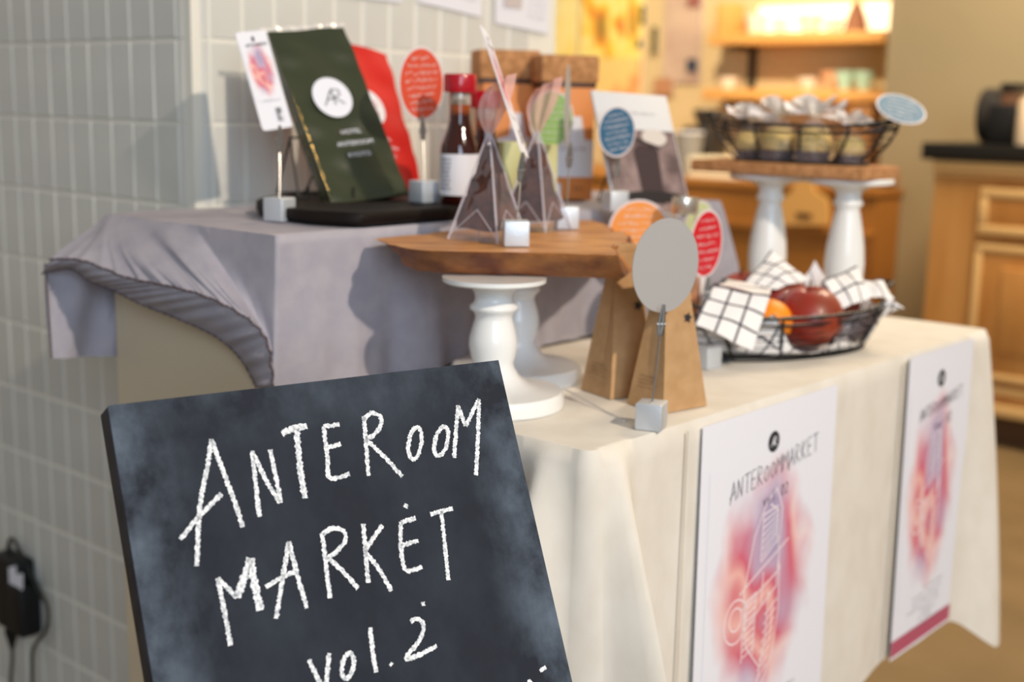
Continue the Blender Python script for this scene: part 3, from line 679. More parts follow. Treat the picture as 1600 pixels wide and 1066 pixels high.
# 1: long white card
memo_clip(437, 345, PZ+.003, (437, 196), math.radians(-26), 'aluminium cube memo clip at the left end of the plinth')
c1 = (Z(437, 345, PZ)-CAM).dot(cf)
def long_card(TL, TR, BL, label, art=True):
    Uv = TR-TL; Vv = TL-BL; w_, h_ = Uv.length, Vv.length; Uv.normalize(); Vv = (Vv-Uv*Vv.dot(Uv)).normalized(); N = Uv.cross(Vv)
    if N.dot(CAM-TL) < 0: N = -N
    O = TL+Uv*w_/2-Vv*h_/2; fr = (O, Uv, Vv, N); r = .004; pts = []
    for sx, sy, t0 in ((1, 1, 0), (-1, 1, 90), (-1, -1, 180), (1, -1, 270)):
        for k in range(5): t = math.radians(t0+k*22.5); pts.append((sx*(w_/2-r)+r*math.cos(t), sy*(h_/2-r)+r*math.sin(t)))
    root = thing('event_card', O-Vv*h_/2, label, 'card', 'event cards')
    obj('card', prism([O+Uv*x+Vv*y for x, y in pts], -N*.0007), m_paper, root, .5)
    obj('print', grid(10, 14, lambda u, v: O+Uv*((u-.5)*w_*.92)+Vv*((v-.5)*h_*.60+h_*.10)+N*.0003), m_blot, root, None)
    obj('emblem', flatpoly(ellipse(.0020, .0035, 12, 0, h_*.42), fr, .0006), m_darktext, root, None)
    obj('title', write('ANTEROOMMARKET', -w_*.28, h_*.345, .0036, .0005, fr, .62, .02, .0006), m_darktext, root, None)
    obj('small_print', scribble(0, -h_*.21, w_*.6, .002, fr, .0006), m_greytext, root, None)
    b = MB()
    for i in range(9):
        for s in (-1, 1):
            if random.random() < .8: b.merge(flatpoly([(w_*.18+s*.002-.0022, -h_*.29-i*.0018), (w_*.18+s*.002+.0018, -h_*.29-i*.0018), (w_*.18+s*.002+.0018, -h_*.30-i*.0018), (w_*.18+s*.002-.0022, -h_*.30-i*.0018)], fr, .0006))
    obj('small_print', b, m_darktext, root, None)
    return root
lc1 = ortho((367, 51), (415, 47), (411, 205), c1+.035, .03)
long_card(lc1[0], lc1[1], lc1[2], 'long white event card with red watercolour print, left of green bag')
# 2: vermilion card
memo_clip(662, 316, TRZ+.0005, (660, 180), math.radians(-45), 'aluminium cube memo clip on the black tray in front of red bag')
c2 = (Z(662, 316, TRZ)-CAM).dot(cf)
round_tag(U(659, 131, c2+.003), .0435, math.radians(56), math.radians(4), m_cor, 'round vermilion card with white handwriting above the black tray', 8)
# 3: edge-on card on the board
memo_clip(806, 384, BZT+.0006, (817, 238), math.radians(4), 'aluminium cube memo clip at the front of the wooden board')
c3 = (Z(806, 384, BZT)-CAM).dot(cf)
ec = U(818, 240, c3+.002); et = U(757, 46, c3+.02); ew = (cf*.97+cr*.17).normalized()*.048
long_card(et-ew*.5, et+ew*.5, ec-ew*.5, 'event card seen almost edge-on above the wooden board')
# 4: edge-on round card at back of board
memo_clip(884, 357, BZT+.0006, (891, 222), math.radians(10), 'aluminium cube memo clip at the back of the wooden board')
c4 = (Z(884, 357, BZT)-CAM).dot(cf)
round_tag(U(887, 166, c4+.002), .048, math.radians(84), math.radians(3), None, 'round card seen edge-on in front of the cork-topped cartons', 0, back=m_cgreyback)
# 5: green
p5 = U(862, 186, 1.72); round_tag(p5, .0385, math.radians(38), 0, m_cgreen, 'round green card with white handwriting between the clear bags')
memo_clip(0, 0, 0, (862, 232), .2, 'aluminium memo clip on the plinth holding the green card', basec=Vector((p5.x, p5.y+.004, PZ+.003)))

# ------------------------------------------------------------------ coffee bags on the tray

def pouch(TL, TR, BL, thick, mt, root, name='bag_body', pinch=.9):
    Uv = TR-TL; Vv = TL-BL; w_, h_ = Uv.length, Vv.length; Uv.normalize(); Vv = (Vv-Uv*Vv.dot(Uv)).normalized(); N = Uv.cross(Vv)
    if N.dot(CAM-TL) < 0: N = -N
    O = BL
    def prof(u, v):
        e = min(1, v/.06)**.5; top = 1-max(0, (v-.45)/.55)**1.3*pinch
        return thick*e*top*(1-.25*(2*u-1)**4)
    wob = lambda u, v: .0012*math.sin(u*9+v*14)+.001*math.sin(v*31)
    f1 = grid(24, 40, lambda u, v: O+Uv*(u*w_)+Vv*(v*h_)+N*(wob(u, v)))
    f2 = grid(24, 40, lambda u, v: O+Uv*(u*w_)+Vv*(v*h_)-N*(prof(u, v)+.0008))
    m = MB().merge(f1).merge(f2); n = len(f1.v); W1 = 25
    ring = [i for i in range(W1)]+[j*W1+24 for j in range(1, 41)]+[40*W1+i for i in range(23, -1, -1)]+[j*W1 for j in range(39, 0, -1)]
    for i in range(len(ring)): a, b = ring[i], ring[(i+1) % len(ring)]; m.f.append((a, b, b+n, a+n))
    obj(name, m, mt, root, .8)
    return (O+Uv*w_/2+Vv*h_/2+N*.0022, Uv, Vv, N), w_, h_
gt, gr_, gb = ortho((418, 50), (537, 42), (518, 320), 1.55, .050)
gbag = thing('coffee_bag', gb+(gr_-gt)/2, 'dark green foil coffee bag leaning on wire stand, tallest bag on tray', 'coffee bag', 'coffee bags on the tray')
gfr, gw, gh = pouch(gt, gr_, gb, .028, m_green, gbag)
obj('label', flatpoly(ellipse(.0245, .0285, 40, -.001, .020), gfr, .0006), m_paper, gbag, None, label='white round label')
obj('monogram', monogram(.022, 0, .020, gfr, .0014, .0012), m_green, gbag, None)
tm = MB()
for i, s in enumerate(('HOTEL', 'ANTEROOM', 'KYOTO')): tm.merge(text_mb(s, .0085, (gfr[0]-gfr[2]*(.030+i*.016)+gfr[1]*.006, gfr[1], gfr[2], gfr[3]), .0008))
obj('lettering', tm, m_paper, gbag, None)
sp = MB()
for i in range(60):
    t = .03+.60*i/60; q = gb+gfr[2]*(gh*t)+gfr[1]*(.0012 if i % 2 else -.0035)-gfr[3]*(.000 if i % 2 else .006)+gfr[3]*.0015; r_ = random.uniform(.0004, .0017)*(1.2-abs(t-.4)*1.5); sp.merge(lathe([(0, -r_), (r_, 0), (0, r_)], 6, q))
obj('gold_edge', sp, m_gold, gbag, None, kind='stuff')
obj('crimped_top', grid(20, 2, lambda u, v: gt.lerp(gr_, u*1.12-.10)+gfr[2]*(v*.006)+gfr[3]*.002*math.sin(u*40)), m_cello2, gbag, None)
rt, rr_, rb = ortho((500, 54), (604, 84), (562, 300), 1.70, .080)
rbag = thing('coffee_bag', rb+(rr_-rt)/2, 'red foil coffee bag half hidden behind the green bag', 'coffee bag', 'coffee bags on the tray')
rfr, rw, rh = pouch(rt, rr_, rb, .028, m_red, rbag)
obj('label', flatpoly(ellipse(.0215, .0265, 36, .000, .018), rfr, .0006), m_paper, rbag, None, label='white round label')
obj('monogram', monogram(.020, 0, .018, rfr, .0013, .0012), m_red, rbag, None)
tm = MB()
for i, s in enumerate(('HOTEL', 'ANTEROOM', 'KYOTO')): tm.merge(text_mb(s, .007, (rfr[0]-rfr[2]*(.030+i*.013)+rfr[1]*.008, rfr[1], rfr[2], rfr[3]), .0008))
obj('lettering', tm, m_paper, rbag, None)
def wire_stand(p0, name, label, w_, h_, dirx, mt=m_black, back=.07, r=.0014, lip=.03):
    root = thing(name, p0, label, 'stand', 'display stands')
    bk = Vector((-dirx.y, dirx.x, 0))
    for s in (-1, 1):
        a = p0+dirx*(s*w_/2)
        obj('side_wire', tube([a-bk*lip+ez*(.016), a-bk*lip+ez*r, a+ez*r, a+bk*(back*.35)+ez*h_, a+bk*back+ez*r], r, 6), mt, root)
    obj('crossbar', tube([p0-dirx*w_/2+bk*(back*.35)+ez*h_, p0+dirx*w_/2+bk*(back*.35)+ez*h_], r, 6), mt, root)
    obj('crossbar', tube([p0-dirx*w_/2+bk*back+ez*r, p0+dirx*w_/2+bk*back+ez*r], r, 6), mt, root)
    return root
wire_stand(Z(535, 312, TRZ+.001)+eb*.04, 'plate_stand', 'black wire easel stand behind the green coffee bag on tray', .055, .07, gfr[1].copy().normalized() if abs(gfr[1].z) < .01 else Vector((gfr[1].x, gfr[1].y, 0)).normalized())
wire_stand(Z(600, 314, TRZ+.001)+eb*.05, 'plate_stand', 'black wire easel stand under the red coffee bag', .05, .06, Vector((rfr[1].x, rfr[1].y, 0)).normalized())

# ------------------------------------------------------------------ sauce bottles
def bottle(p, label, s=1):
    root = thing('sauce_bottle', p, label, 'bottle', 'sauce bottles')
    S = lambda pr: [(r*s, z*s) for r, z in pr]
    obj('bottle_body', lathe(S([(0, 0), (.024, 0), (.0258, .003), (.0258, .070), (.024, .080), (.018, .098), (.0142, .112), (.0138, .125), (0, .125)]), 32, p), m_amber, root)
    obj('neck', lathe(S([(.0140, .118), (.0138, .128), (.0135, .150), (.0, .150)]), 28, p), m_ambertop, root)
    obj('neck_band', lathe(S([(.0141, .132), (.0143, .135), (.0143, .149), (.0141, .150)]), 28, p), m_glasslabel, root)
    obj('cap', lathe(S([(.0, .148), (.0215, .148), (.0222, .151), (.0222, .169), (.021, .172), (0, .172)]), 32, p), m_cap, root)
    obj('label', lathe(S([(.0261, .012), (.0262, .013), (.0262, .066), (.0261, .067)]), 36, p), m_paper, root, label='white paper label')
    t = MB()
    for i in range(8):
        for k in range(5):
            th = math.radians(205+k*9+random.uniform(-2, 2)); z = (.020+i*.0055)*s; q = p+Vector((math.cos(th)*.0264*s, math.sin(th)*.0264*s, z)); tg = Vector((-math.sin(th), math.cos(th), 0))
            t.merge(MB().add([q-tg*.0016, q+tg*.0016, q+tg*.0016+ez*.0018, q-tg*.0016+ez*.0018], [(0, 1, 2, 3)]))
    obj('small_print', t, m_greytext, root, None)
    return root
m_glasslabel = mat('silver_neck_label', rgb(206, 200, 190), .25, .3, c2=rgb(110, 84, 60), scale=60)
bp = Z(717, 318, TRZ+.0005)
bottle(bp, 'dark sauce bottle with red cap beside the round vermilion card', .86)
bp2 = bp+ea*.062-Vector((.012, 0, 0)); bp2.z = PZ+.004
bottle(bp2, 'second dark sauce bottle, mostly hidden, red cap only in view', .84)

# ------------------------------------------------------------------ cork-topped cartons
def carton(x0, x1, ytop, ycork, ybot, c, az, dep, label, white=False, mt=None, cork=True, name='carton', cat='box', grp='cork-topped cartons'):
    A = U(x0, ycork, c); B_ = U(x1, ycork, c); wd = (x1-x0)/FP*c/max(.5, abs(math.cos(az)))
    X = Vector((math.cos(az), math.sin(az), 0)); Y = Vector((-math.sin(az), math.cos(az), 0))
    zt = U((x0+x1)/2, ycork, c).z; zc = U((x0+x1)/2, ytop, c).z
    zb = PZ+.003; cen = U((x0+x1)/2, ycork, c); cen = Vector((cen.x, cen.y, 0))+Y*dep/2
    root = thing(name, Vector((cen.x, cen.y, zb)), label, cat, grp)
    obj('box_body', box(Vector((cen.x, cen.y, (zb+zt)/2)), (wd*.93, dep, zt-zb), X, Y, ez, .002), mt or m_cardboard_o, root, .5)
    if cork:
        obj('cork_lid', box(Vector((cen.x, cen.y, (zt+zc)/2)), (wd*1.06, dep*1.08, zc-zt), X, Y, ez, .004), m_cork, root, .5)
        obj('lid_rim', box(Vector((cen.x, cen.y, zt-.003)), (wd*.97, dep*1.02, .006), X, Y, ez, .001), m_choc, root, .5)
    fr = (Vector((cen.x, cen.y, zb))-Y*(dep/2), X, ez, -Y)
    h = zt-zb
    if white:
        obj('label', flatpoly([(-wd*.46, h*.20), (wd*.46, h*.20), (wd*.46, h*.52), (wd*.30, h*.52), (wd*.22, h*.72), (wd*.05, h*.72), (-.0, h*.52), (-wd*.46, h*.46)], fr, .0006), m_paper, root, None, label='white stepped label')
        obj('small_print', scribble(wd*.1, h*.44, wd*.5, .004, fr, .001, .0012), m_choc, root, None)
        obj('small_print', scribble(wd*.2, h*.10, wd*.2, .006, fr, .0012, .0012), m_choc, root, None)
    return root
carton(752, 842, 78, 124, 300, 1.80, math.radians(14), .06, 'orange carton with cork lid, left of the pair', True)
carton(848, 934, 86, 130, 325, 1.76, math.radians(14), .06, 'orange carton with cork lid and white label, right of the pair', True)
carton(786, 824, 0, 222, 330, 1.50, math.radians(20), .03, 'small pale green carton behind the left clear bag', mt=m_paleg, cork=False, grp='pale green cartons')
carton(838, 874, 0, 226, 330, 1.56, math.radians(20), .03, 'small pale green carton right of the second clear bag', mt=m_paleg, cork=False, grp='pale green cartons')

# ------------------------------------------------------------------ pyramid bags of granola on the board
def pyramid(p, ax, label, H=.135, wd=.052, s=1):
    root = thing('snack_bag', p, label, 'snack bag', 'clear pyramid bags on the wooden board')
    X = Vector((math.cos(ax), math.sin(ax), 0)); Y = Vector((-math.sin(ax), math.cos(ax), 0)); ap = p+ez*H
    b = [p-X*wd/2-Y*wd/2.4, p+X*wd/2-Y*wd/2.4, p+X*wd/2+Y*wd/2.4, p-X*wd/2+Y*wd/2.4]
    def ring(t, k=1.0): return [q.lerp(ap, t)*1.0 for q in b]
    def shell(sc, z0, z1, n, jit):
        v = []; f = []
        for j in range(n+1):
            t = (z0+(z1-z0)*j/n); 
            for i in range(4):
                for k in range(4):
                    q = b[i].lerp(b[(i+1) % 4], k/4).lerp(ap, t); c0 = p.lerp(ap, t); q = c0+(q-c0)*sc+Vector((random.uniform(-jit, jit), random.uniform(-jit, jit), random.uniform(-jit, jit))); v.append(q)
        for j in range(n):
            for i in range(16): k = (i+1) % 16; f.append((j*16+i, j*16+k, (j+1)*16+k, (j+1)*16+i))
        f.append(tuple(range(16))[::-1]); f.append(tuple(n*16+i for i in range(16)))
        return MB().add(v, f)
    obj('granola', shell(.92, .10, .84, 10, .0016), m_nuts, root, 1.4, kind='stuff')
    obj('film', shell(1, 0.0, .97, 6, .0004), m_cello, root, .5)
    for i in range(4): obj('seam', tube([b[i], b[i].lerp(ap, .97)], .0011, 5), m_seamfilm, root)
    for (i, j) in ((0, 1), (1, 2)): 
        mdl = b[i].lerp(b[j], .5).lerp(ap, .28)
        obj('crease', tube([b[i]+ez*.003, mdl, b[j]+ez*.003], .0006, 4), m_seamfilm, root)
    def fan(u, v):
        L = .056*s; spread = .004+.016*math.sin(v*2.3)
        return ap-ez*.006+ez*(v*L*(1+.25*(u-.5)))+X*((u-.5)*2*spread+v*v*.014)+Y*(.004*math.sin(u*14)*v)
    obj('twisted_top', grid(18, 10, fan), m_fan, root, 1.2)
    return root
m_fan = thin_film('folded_film_top', rgb(226, 176, 164), .72)
pyramid(Z(762, 374, BZT+.0008), math.radians(-35), 'clear pyramid bag of dark granola, left one on the wooden board', .114, .064)
pyramid(Z(836, 358, BZT+.0008), math.radians(-35), 'clear pyramid bag of dark granola, right one on the wooden board', .114, .064)

# ------------------------------------------------------------------ kraft gable bags
def kraft(p, ax, label, H=.152, w0=.062, d0=.052):
    root = thing('kraft_bag', p, label, 'paper bag', 'brown kraft paper bags')
    X = Vector((math.cos(ax), math.sin(ax), 0)); Y = Vector((-math.sin(ax), math.cos(ax), 0))
    def sec(t):
        w1 = w0*(1-t)+.026*t; dd = d0*(1-t)+.002*t
        return [(-w1/2, -dd/2), (w1/2, -dd/2), (w1/2, 0), (w1/2, dd/2), (-w1/2, dd/2), (-w1/2, 0)]
    v = []; f = []; n = 12
    for j in range(n+1):
        t = j/n; tt = t**.95
        for i, (x, y) in enumerate(sec(tt)):
            if i in (2, 5): x *= 1-.18*math.sin(math.pi*t)
            bl = .002*math.sin(math.pi*t); v.append(p+X*x+Y*(y+(bl if y > 0 else -bl))+ez*(H*t+.0004))
    for j in range(n):
        for i in range(6): k = (i+1) % 6; f.append((j*6+i, j*6+k, (j+1)*6+k, (j+1)*6+i))
    f.append(tuple(range(6))[::-1]); f.append(tuple(n*6+i for i in range(6)))
    obj('bag_body', MB().add(v, f), m_kraft, root, .25)
    obj('folded_top', box(p+ez*(H-.004), (.028, .0055, .010), X, Y, ez, .001), m_kraft, root, .5)
    star = [((.006 if i % 2 == 0 else .0028)*math.cos(i*math.pi/5), (.006 if i % 2 == 0 else .0028)*math.sin(i*math.pi/5)) for i in range(10)]
    sl = (Y*(d0/2-.001)/H+ez).normalized(); O = p+ez*(H*.60)-Y*(d0/2*.4+.0035)+X*.010
    obj('star_sticker', flatpoly(star, (O, X, sl, -Y), .0008), m_darktext, root, None)
    sl2 = (X*(w0/2-.013)/H+ez).normalized(); O = p+ez*(.020)-X*(w0/2-.0003)
    st_ = MB()
    for i in range(4): st_.merge(scribble(0, .012-i*.0035, .028, .0022, (O+X*(.0045-i*.0008), -Y, sl2, -X), .0006, .0012))
    obj('stamp', st_, mat('brown_stamp', rgb(120, 84, 54), .8), root, None)
    return root
kraft(Z(1042, 633, TZ+.002), math.radians(38), 'brown kraft paper bag in front, behind the round grey card')
kraft(Z(967, 612, TZ+.002), math.radians(33), 'brown kraft paper bag beside the board end, in shadow', H=.156)

# ------------------------------------------------------------------ glass bottle behind
gp = Z(1060, 545, TZ+.002); gbt = thing('glass_bottle', gp, 'clear glass bottle with silver neck ring between the orange and red cards', 'bottle')
cg = (gp-CAM).dot(cf); Hh = U(1060, 305, cg).z-gp.z
obj('bottle_glass', lathe([(.0, 0), (.022, 0), (.024, .004), (.024, Hh-.085), (.022, Hh-.075), (.0155, Hh-.055), (.0150, Hh-.03), (.0152, Hh-.016), (.0135, Hh-.016), (.0135, Hh-.055), (.020, Hh-.078), (.022, Hh-.09), (.022, .006), (0, .006)], 32, gp), m_glass, gbt)
obj('contents', lathe([(0, .0065), (.0215, .0065), (.0215, Hh-.095), (0, Hh-.095)], 24, gp), m_peach, gbt)
obj('neck_ring', lathe([(.0155, Hh-.020), (.0168, Hh-.018), (.0168, Hh-.003), (.0160, Hh), (.0140, Hh), (.0138, Hh-.016)], 32, gp), m_alu2 if 'm_alu2' in globals() else mat('polished_metal', rgb(214, 208, 196), .22, .8), gbt)

# ------------------------------------------------------------------ photo card on little easel, and its blue round card
pc = [U(924, 141, 1.66), U(1041, 150, 1.72), U(962, 334, 1.62)]
Uv = (pc[1]-pc[0]); pw = Uv.length; Uv.normalize(); Vv = pc[0]-pc[2]; ph = Vv.length; Vv = (Vv-Uv*Vv.dot(Uv)).normalized(); N = Uv.cross(Vv)
if N.dot(cf) > 0: N = -N
book = thing('photo_card', pc[2]+Uv*pw/2, 'tilted white card printed with a dark photo of a cup', 'card')
O = pc[0]+Uv*pw/2-Vv*ph/2
obj('card', box(O-N*.002, (pw, ph, .004), Uv, Vv, N, .0005), mat('pale_card', rgb(206, 206, 208), .6), book, .5)
fr = (O, Uv, Vv, N)
obj('photo', grid(6, 6, lambda u, v: O+Uv*((u-.5)*pw*.97)+Vv*(-ph*.49+v*ph*.68)+N*.0006), mat('photo_ground', rgb(156, 134, 130), .6, c2=rgb(88, 68, 68), scale=24), book, None)
obj('photo_cup', flatpoly([(-.012, -ph*.40), (.020, -ph*.42), (.026, ph*.02), (.018, ph*.06), (-.006, ph*.06), (-.014, ph*.02)], fr, .0010), mat('photo_dark', rgb(54, 36, 40), .5), book, None)
obj('photo_plate', flatpoly(ellipse(.048, .008, 24, .004, -ph*.36), fr, .0012), mat('photo_black', rgb(22, 14, 18), .5), book, None)
obj('photo_bowl', flatpoly(ellipse(.020, .012, 24, .024, ph*.13), fr, .0014), mat('photo_pale', rgb(206, 196, 188), .5), book, None)
obj('photo_spoon', flatpoly([(-.01, ph*.10), (.03, ph*.03), (.03, ph*.055), (-.01, ph*.13)], fr, .0016), MATS['photo_dark'], book, None)
obj('small_print', scribble(.01, ph*.33, .05, .003, fr, .0008, .0010), m_greytext, book, None)
wb0 = pc[2]+Uv*pw/2+cf*.075; wire_stand(Vector((wb0.x, wb0.y, PZ+.003)), 'plate_stand', 'small black easel stand behind the photo card', .07, .09, Vector((Uv.x, Uv.y, 0)).normalized(), lip=.008)
p6 = U(964, 206, 1.60); round_tag(p6, .0315, math.radians(38), math.radians(8), m_cblue, 'round dark blue card in front of the photo card', 7)
memo_clip(0, 0, 0, (966, 240), .4, 'aluminium memo clip holding the dark blue card', basec=Vector((p6.x+.001, p6.y+.003, PZ+.003)))

# ------------------------------------------------------------------ tall pedestals and cork board, right
ck = Z(1237, 285, .938); ca, cb = 1.70, .90
PH = .203
TP = [(0, 0), (.050, 0), (.051, .004), (.049, .011), (.034, .015), (.022, .022), (.018, .030), (.024, .040), (.0275, .060), (.0285, .080), (.0265, .105), (.0225, .130), (.0185, .150), (.0165, .158), (.0175, .162), (.0205, .164), (.0205, .169), (.0185, .172), (.0175, .178), (.0195, .184), (.030, .190), (.055, .1935), (.062, .196), (.062, .201), (.060, PH), (0, PH)]
q1 = W(ca, .972, TZ+.002); q2 = W(ca, .846, TZ+.002)
pd = solo('pedestal', lathe(TP, 44, q1), m_white, 'tall white turned pedestal under the cork slab, left one', 'pedestal', 'tall white pedestals under the cork slab', base=q1)
pd2 = copy_tree(pd, None, q2); pd2['label'] = 'tall white turned pedestal under the cork slab, right one'
CZ = TZ+.002+PH
solo('cork_board', abox(1.63, 1.735, .790, 1.070, CZ+.0005, CZ+.0180, .002), m_cork, 'rectangular cork slab on two tall white pedestals', 'board')
CKZ = CZ+.0180

# ------------------------------------------------------------------ wire baskets
def basket(cen, ax, L, Wd, H, label, nr, taper=.72, lift=.012, thin=5, rw=.0019, handles=True):
    root = thing('wire_basket', cen, label, 'basket', 'black wire baskets')
    X = Vector((math.cos(ax), math.sin(ax), 0)); Y = Vector((-math.sin(ax), math.cos(ax), 0))
    def P(t, h):
        s = taper+(1-taper)*math.sin(h*math.pi/2)
        lf = lift*abs(math.cos(t))**4*h
        return cen+X*(L/2*s*math.cos(t))+Y*(Wd/2*s*math.sin(t))+ez*(H*h+lf+rw)
    n = 64
    obj('rim', tube([P(2*math.pi*i/n, 1) for i in range(n)], [rw*(1.15+.35*math.sin(i*2.4)) for i in range(n)], 7, True), m_black, root)
    obj('rim', tube([P(2*math.pi*i/n, .84) for i in range(n)], rw*.8, 6, True), m_black, root)
    obj('base_ring', tube([P(2*math.pi*i/n, 0) for i in range(n)], rw*1.1, 7, True), m_black, root)
    for i in range(nr):
        t = 2*math.pi*(i+.35)/nr; obj('rib', tube([P(t, h/8) for h in range(9)], [rw*(1+.25*math.sin(h*2.2)) for h in range(9)], 6), m_black, root)
    mesh_ = MB()
    for k in range(1, thin+1): mesh_.merge(tube([P(2*math.pi*i/n, k/(thin+1.5)) for i in range(n)], .0006, 4, True))
    for k in range(-4, 5):
        y = k/5*Wd/2*taper; x = L/2*taper*math.sqrt(max(0, 1-(k/5)**2)); mesh_.merge(tube([cen+X*-x+Y*y+ez*rw, cen+X*x+Y*y+ez*rw], .0008, 4))
    obj('fine_wires', mesh_, m_black, root, kind='stuff')
    if handles:
        for s in (-1, 1):
            e = P(0 if s > 0 else math.pi, 1)
            obj('end_loop', tube(smoothpath([e+Y*.018-X*s*.002, e+X*s*.012+Y*.012+ez*.003, e+X*s*.016+ez*.004, e+X*s*.012-Y*.012+ez*.003, e-Y*.018-X*s*.002], 5), rw*1.3, 7), m_black, root)
    return root, P, X, Y
ub, UP, UX, UY = basket(W(1.682, .918, CKZ+.001), math.atan2(-eb.y, -eb.x), .292, .104, .050, 'oval black wire basket of cakes on the cork slab', 12, handles=True)
# wrapped cakes
def cake(p, ax, label, s=1.0, bright=False):
    root = thing('wrapped_cake', p, label, 'cake', 'cellophane wrapped cakes in the upper basket')
    X = Vector((math.cos(ax), math.sin(ax), 0)); Y = Vector((-math.sin(ax), math.cos(ax), 0))
    obj('paper_cup', lathe([(0, 0), (.020*s, 0), (.0235*s, .012*s), (.0235*s, .014*s), (0, .014*s)], 20, p), m_choc, root, .5)
    obj('sponge', lathe([(.0225*s, .012*s), (.026*s, .020*s), (.024*s, .034*s), (.016*s, .043*s), (0, .046*s)], 22, p), m_cookie, root, 1.2)
    def wrap(u, v):
        t = 2*math.pi*u; r = (.028*s)*(1-v**2.5)+.004*s*v; r *= 1+.06*math.sin(t*7+v*5)
        return p+X*r*math.cos(t)+Y*r*math.sin(t)+ez*(.001+v*.060*s)
    obj('wrapper', grid(28, 10, wrap, True), m_cello, root, 1.2)
    tp = p+ez*.060*s
    def tuft(u, v):
        t = 2*math.pi*u; r = .004*s+.019*s*v*(1+.35*math.sin(t*5)); return tp+X*r*math.cos(t)+Y*r*math.sin(t)+ez*(v*.022*s*(1+.3*math.sin(t*3+1)))
    obj('tuft', grid(30, 5, tuft, True), m_cello2, root, 1.4)
    for sg in (-1, 1):
        dd = (X*sg+ez*random.uniform(.05, .45)).normalized()
        obj('ribbon', grid(2, 6, lambda u, v: tp+dd*(.003+v*.040*s)+Y*((u-.5)*(.007+.016*v))+ez*((u-.5)*.012*v)+ez*(.0015*math.sin(v*9))), m_ribbon, root, 1.4)
    obj('knot', lathe([(0, -.003), (.004, -.001), (.004, .002), (0, .004)], 10, tp), m_gold, root)
    return root
m_ribbon = mat('grey_ribbon', rgb(208, 202, 206), .5)
zc_ = CKZ+.003
for i, (x_, y_, lb, s) in enumerate(((-.078, -.008, 'wrapped cake at the left end of the upper basket', .92), (-.028, -.014, 'wrapped cake left of centre in the upper basket, front', 1.05), (.028, -.016, 'wrapped cake right of centre in the upper basket, front', 1.05), (.080, -.004, 'wrapped cake at the right end of the upper basket', .85), (-.050, .030, 'wrapped cake at the back left of the upper basket', 1.0), (.004, .034, 'wrapped cake in back of the upper basket centre', 1.08))):
    cake(W(1.682, .918, 0)+UX*x_+UY*y_+ez*zc_, random.uniform(-.6, .6), lb, s)
c10 = (UP(0, 1)-CAM).dot(cf)
t10 = U(1408, 170, c10-.01)
r10 = round_tag(t10, .0345, math.radians(12), math.radians(-24), m_cblue2, 'tilted slate blue oval card clipped to the upper basket end', 6, pitch=math.radians(55))
# clip that holds it
hb = UP(0, 1)+UX*.012+ez*.004
hc = thing('card_holder', hb, 'brown clip with bright bead on the right end of upper basket', 'clip')
obj('clip_body', tube([hb-UX*.016, hb+UX*.012], .0035, 8), m_stem, hc); obj('bead', lathe([(0, -.003), (.003, 0), (0, .003)], 12, hb+ez*.006), m_steel, hc)

# lower basket with checked cloth and fruit
lc = W(1.408, .783, TZ+.0022)
la = math.radians(29)
lbk, LP, LX, LY = basket(lc, la, .330, .150, .052, 'oval black wire basket with checked cloth and fruit on the table', 12, taper=.80, lift=.020)
clothroot = thing('napkin', lc+ez*.003, 'black and white checked cloth lining the fruit basket', 'napkin')
def liner(u, v):
    X, Y = LX, LY; x = (u-.5)*2; y = (v-.5)*2
    r = max(abs(x), abs(y)); th = math.atan2(y, x); rr = min(1, r*1.02)
    if r == 0: return lc+ez*.004
    base = rr
    h = max(0, (base-.5)/.5)
    s = .78+.16*min(1, h)
    ex = (.330/2)*s*min(1, base/.62); ey = (.150/2)*s*min(1, base/.62)
    z = .005+.050*h**1.2 + .004*math.sin(th*9)*h
    n2 = math.hypot(x, y)/r
    cx_, cy_ = x/(r*n2), y/(r*n2)
    p = lc+X*(ex*cx_)+Y*(ey*cy_)+ez*z
    cor = max(0, abs(x*y)/(r*r)-.55)/.45*max(0, r-.72)/.28
    if cor > 0:
        sx, sy = (1 if x > 0 else -1), (1 if y > 0 else -1)
        if sx < 0 and sy < 0: p += (-X*.012-Y*.010+ez*.012)*cor
        elif sx > 0 and sy < 0: p += (X*.050-Y*.006+ez*.020*(1-cor))*cor
        elif sx < 0 and sy > 0: p += (X*.040+ez*.050)*cor
        else: p += (-X*.012+ez*.048)*cor
    near = max(0, min(1, (-y-.25)/.3))*max(0, min(1, (x+.45)/.2))*max(0, min(1, (.80-x)/.2))
    p -= ez*(.040*h**1.2*near)
    p += ez*.003*math.sin(x*11+y*7)*h
    return p
lm = grid(60, 48, liner); lm.uv = [(u*13, v*9) for u, v in lm.uv]
obj('cloth', lm, m_check, clothroot, 1.4)
# folded corner lying over the near left rim, raised back corners
def patch(name, pts, nu=16, nv=12, su=4, sv=3, bul=.004):
    A, B_, C_, D_ = pts
    def f(u, v):
        p = A.lerp(B_, u).lerp(D_.lerp(C_, u), v); n = (B_-A).cross(D_-A).normalized()
        if n.dot(cf) > 0: n = -n
        return p+n*(bul*math.sin(math.pi*u)*math.sin(math.pi*v)+.0015*math.sin(u*8+v*5))
    g = grid(nu, nv, f); g.uv = [(u*su, v*sv) for u, v in g.uv]; obj(name, g, m_check, clothroot, 1.4)
patch('folded_corner', [U(1112, 446, 1.50), U(1203, 462, 1.495), U(1176, 548, 1.475), U(1084, 505, 1.47)], su=3, sv=3)
patch('folded_corner', [U(1112, 446, 1.50), U(1130, 436, 1.57), U(1205, 452, 1.57), U(1203, 462, 1.495)], su=3, sv=1)
patch('raised_corner', [U(1160, 446, 1.60), U(1205, 392, 1.63), U(1264, 436, 1.62), U(1212, 452, 1.585)], su=3, sv=3, bul=.008)
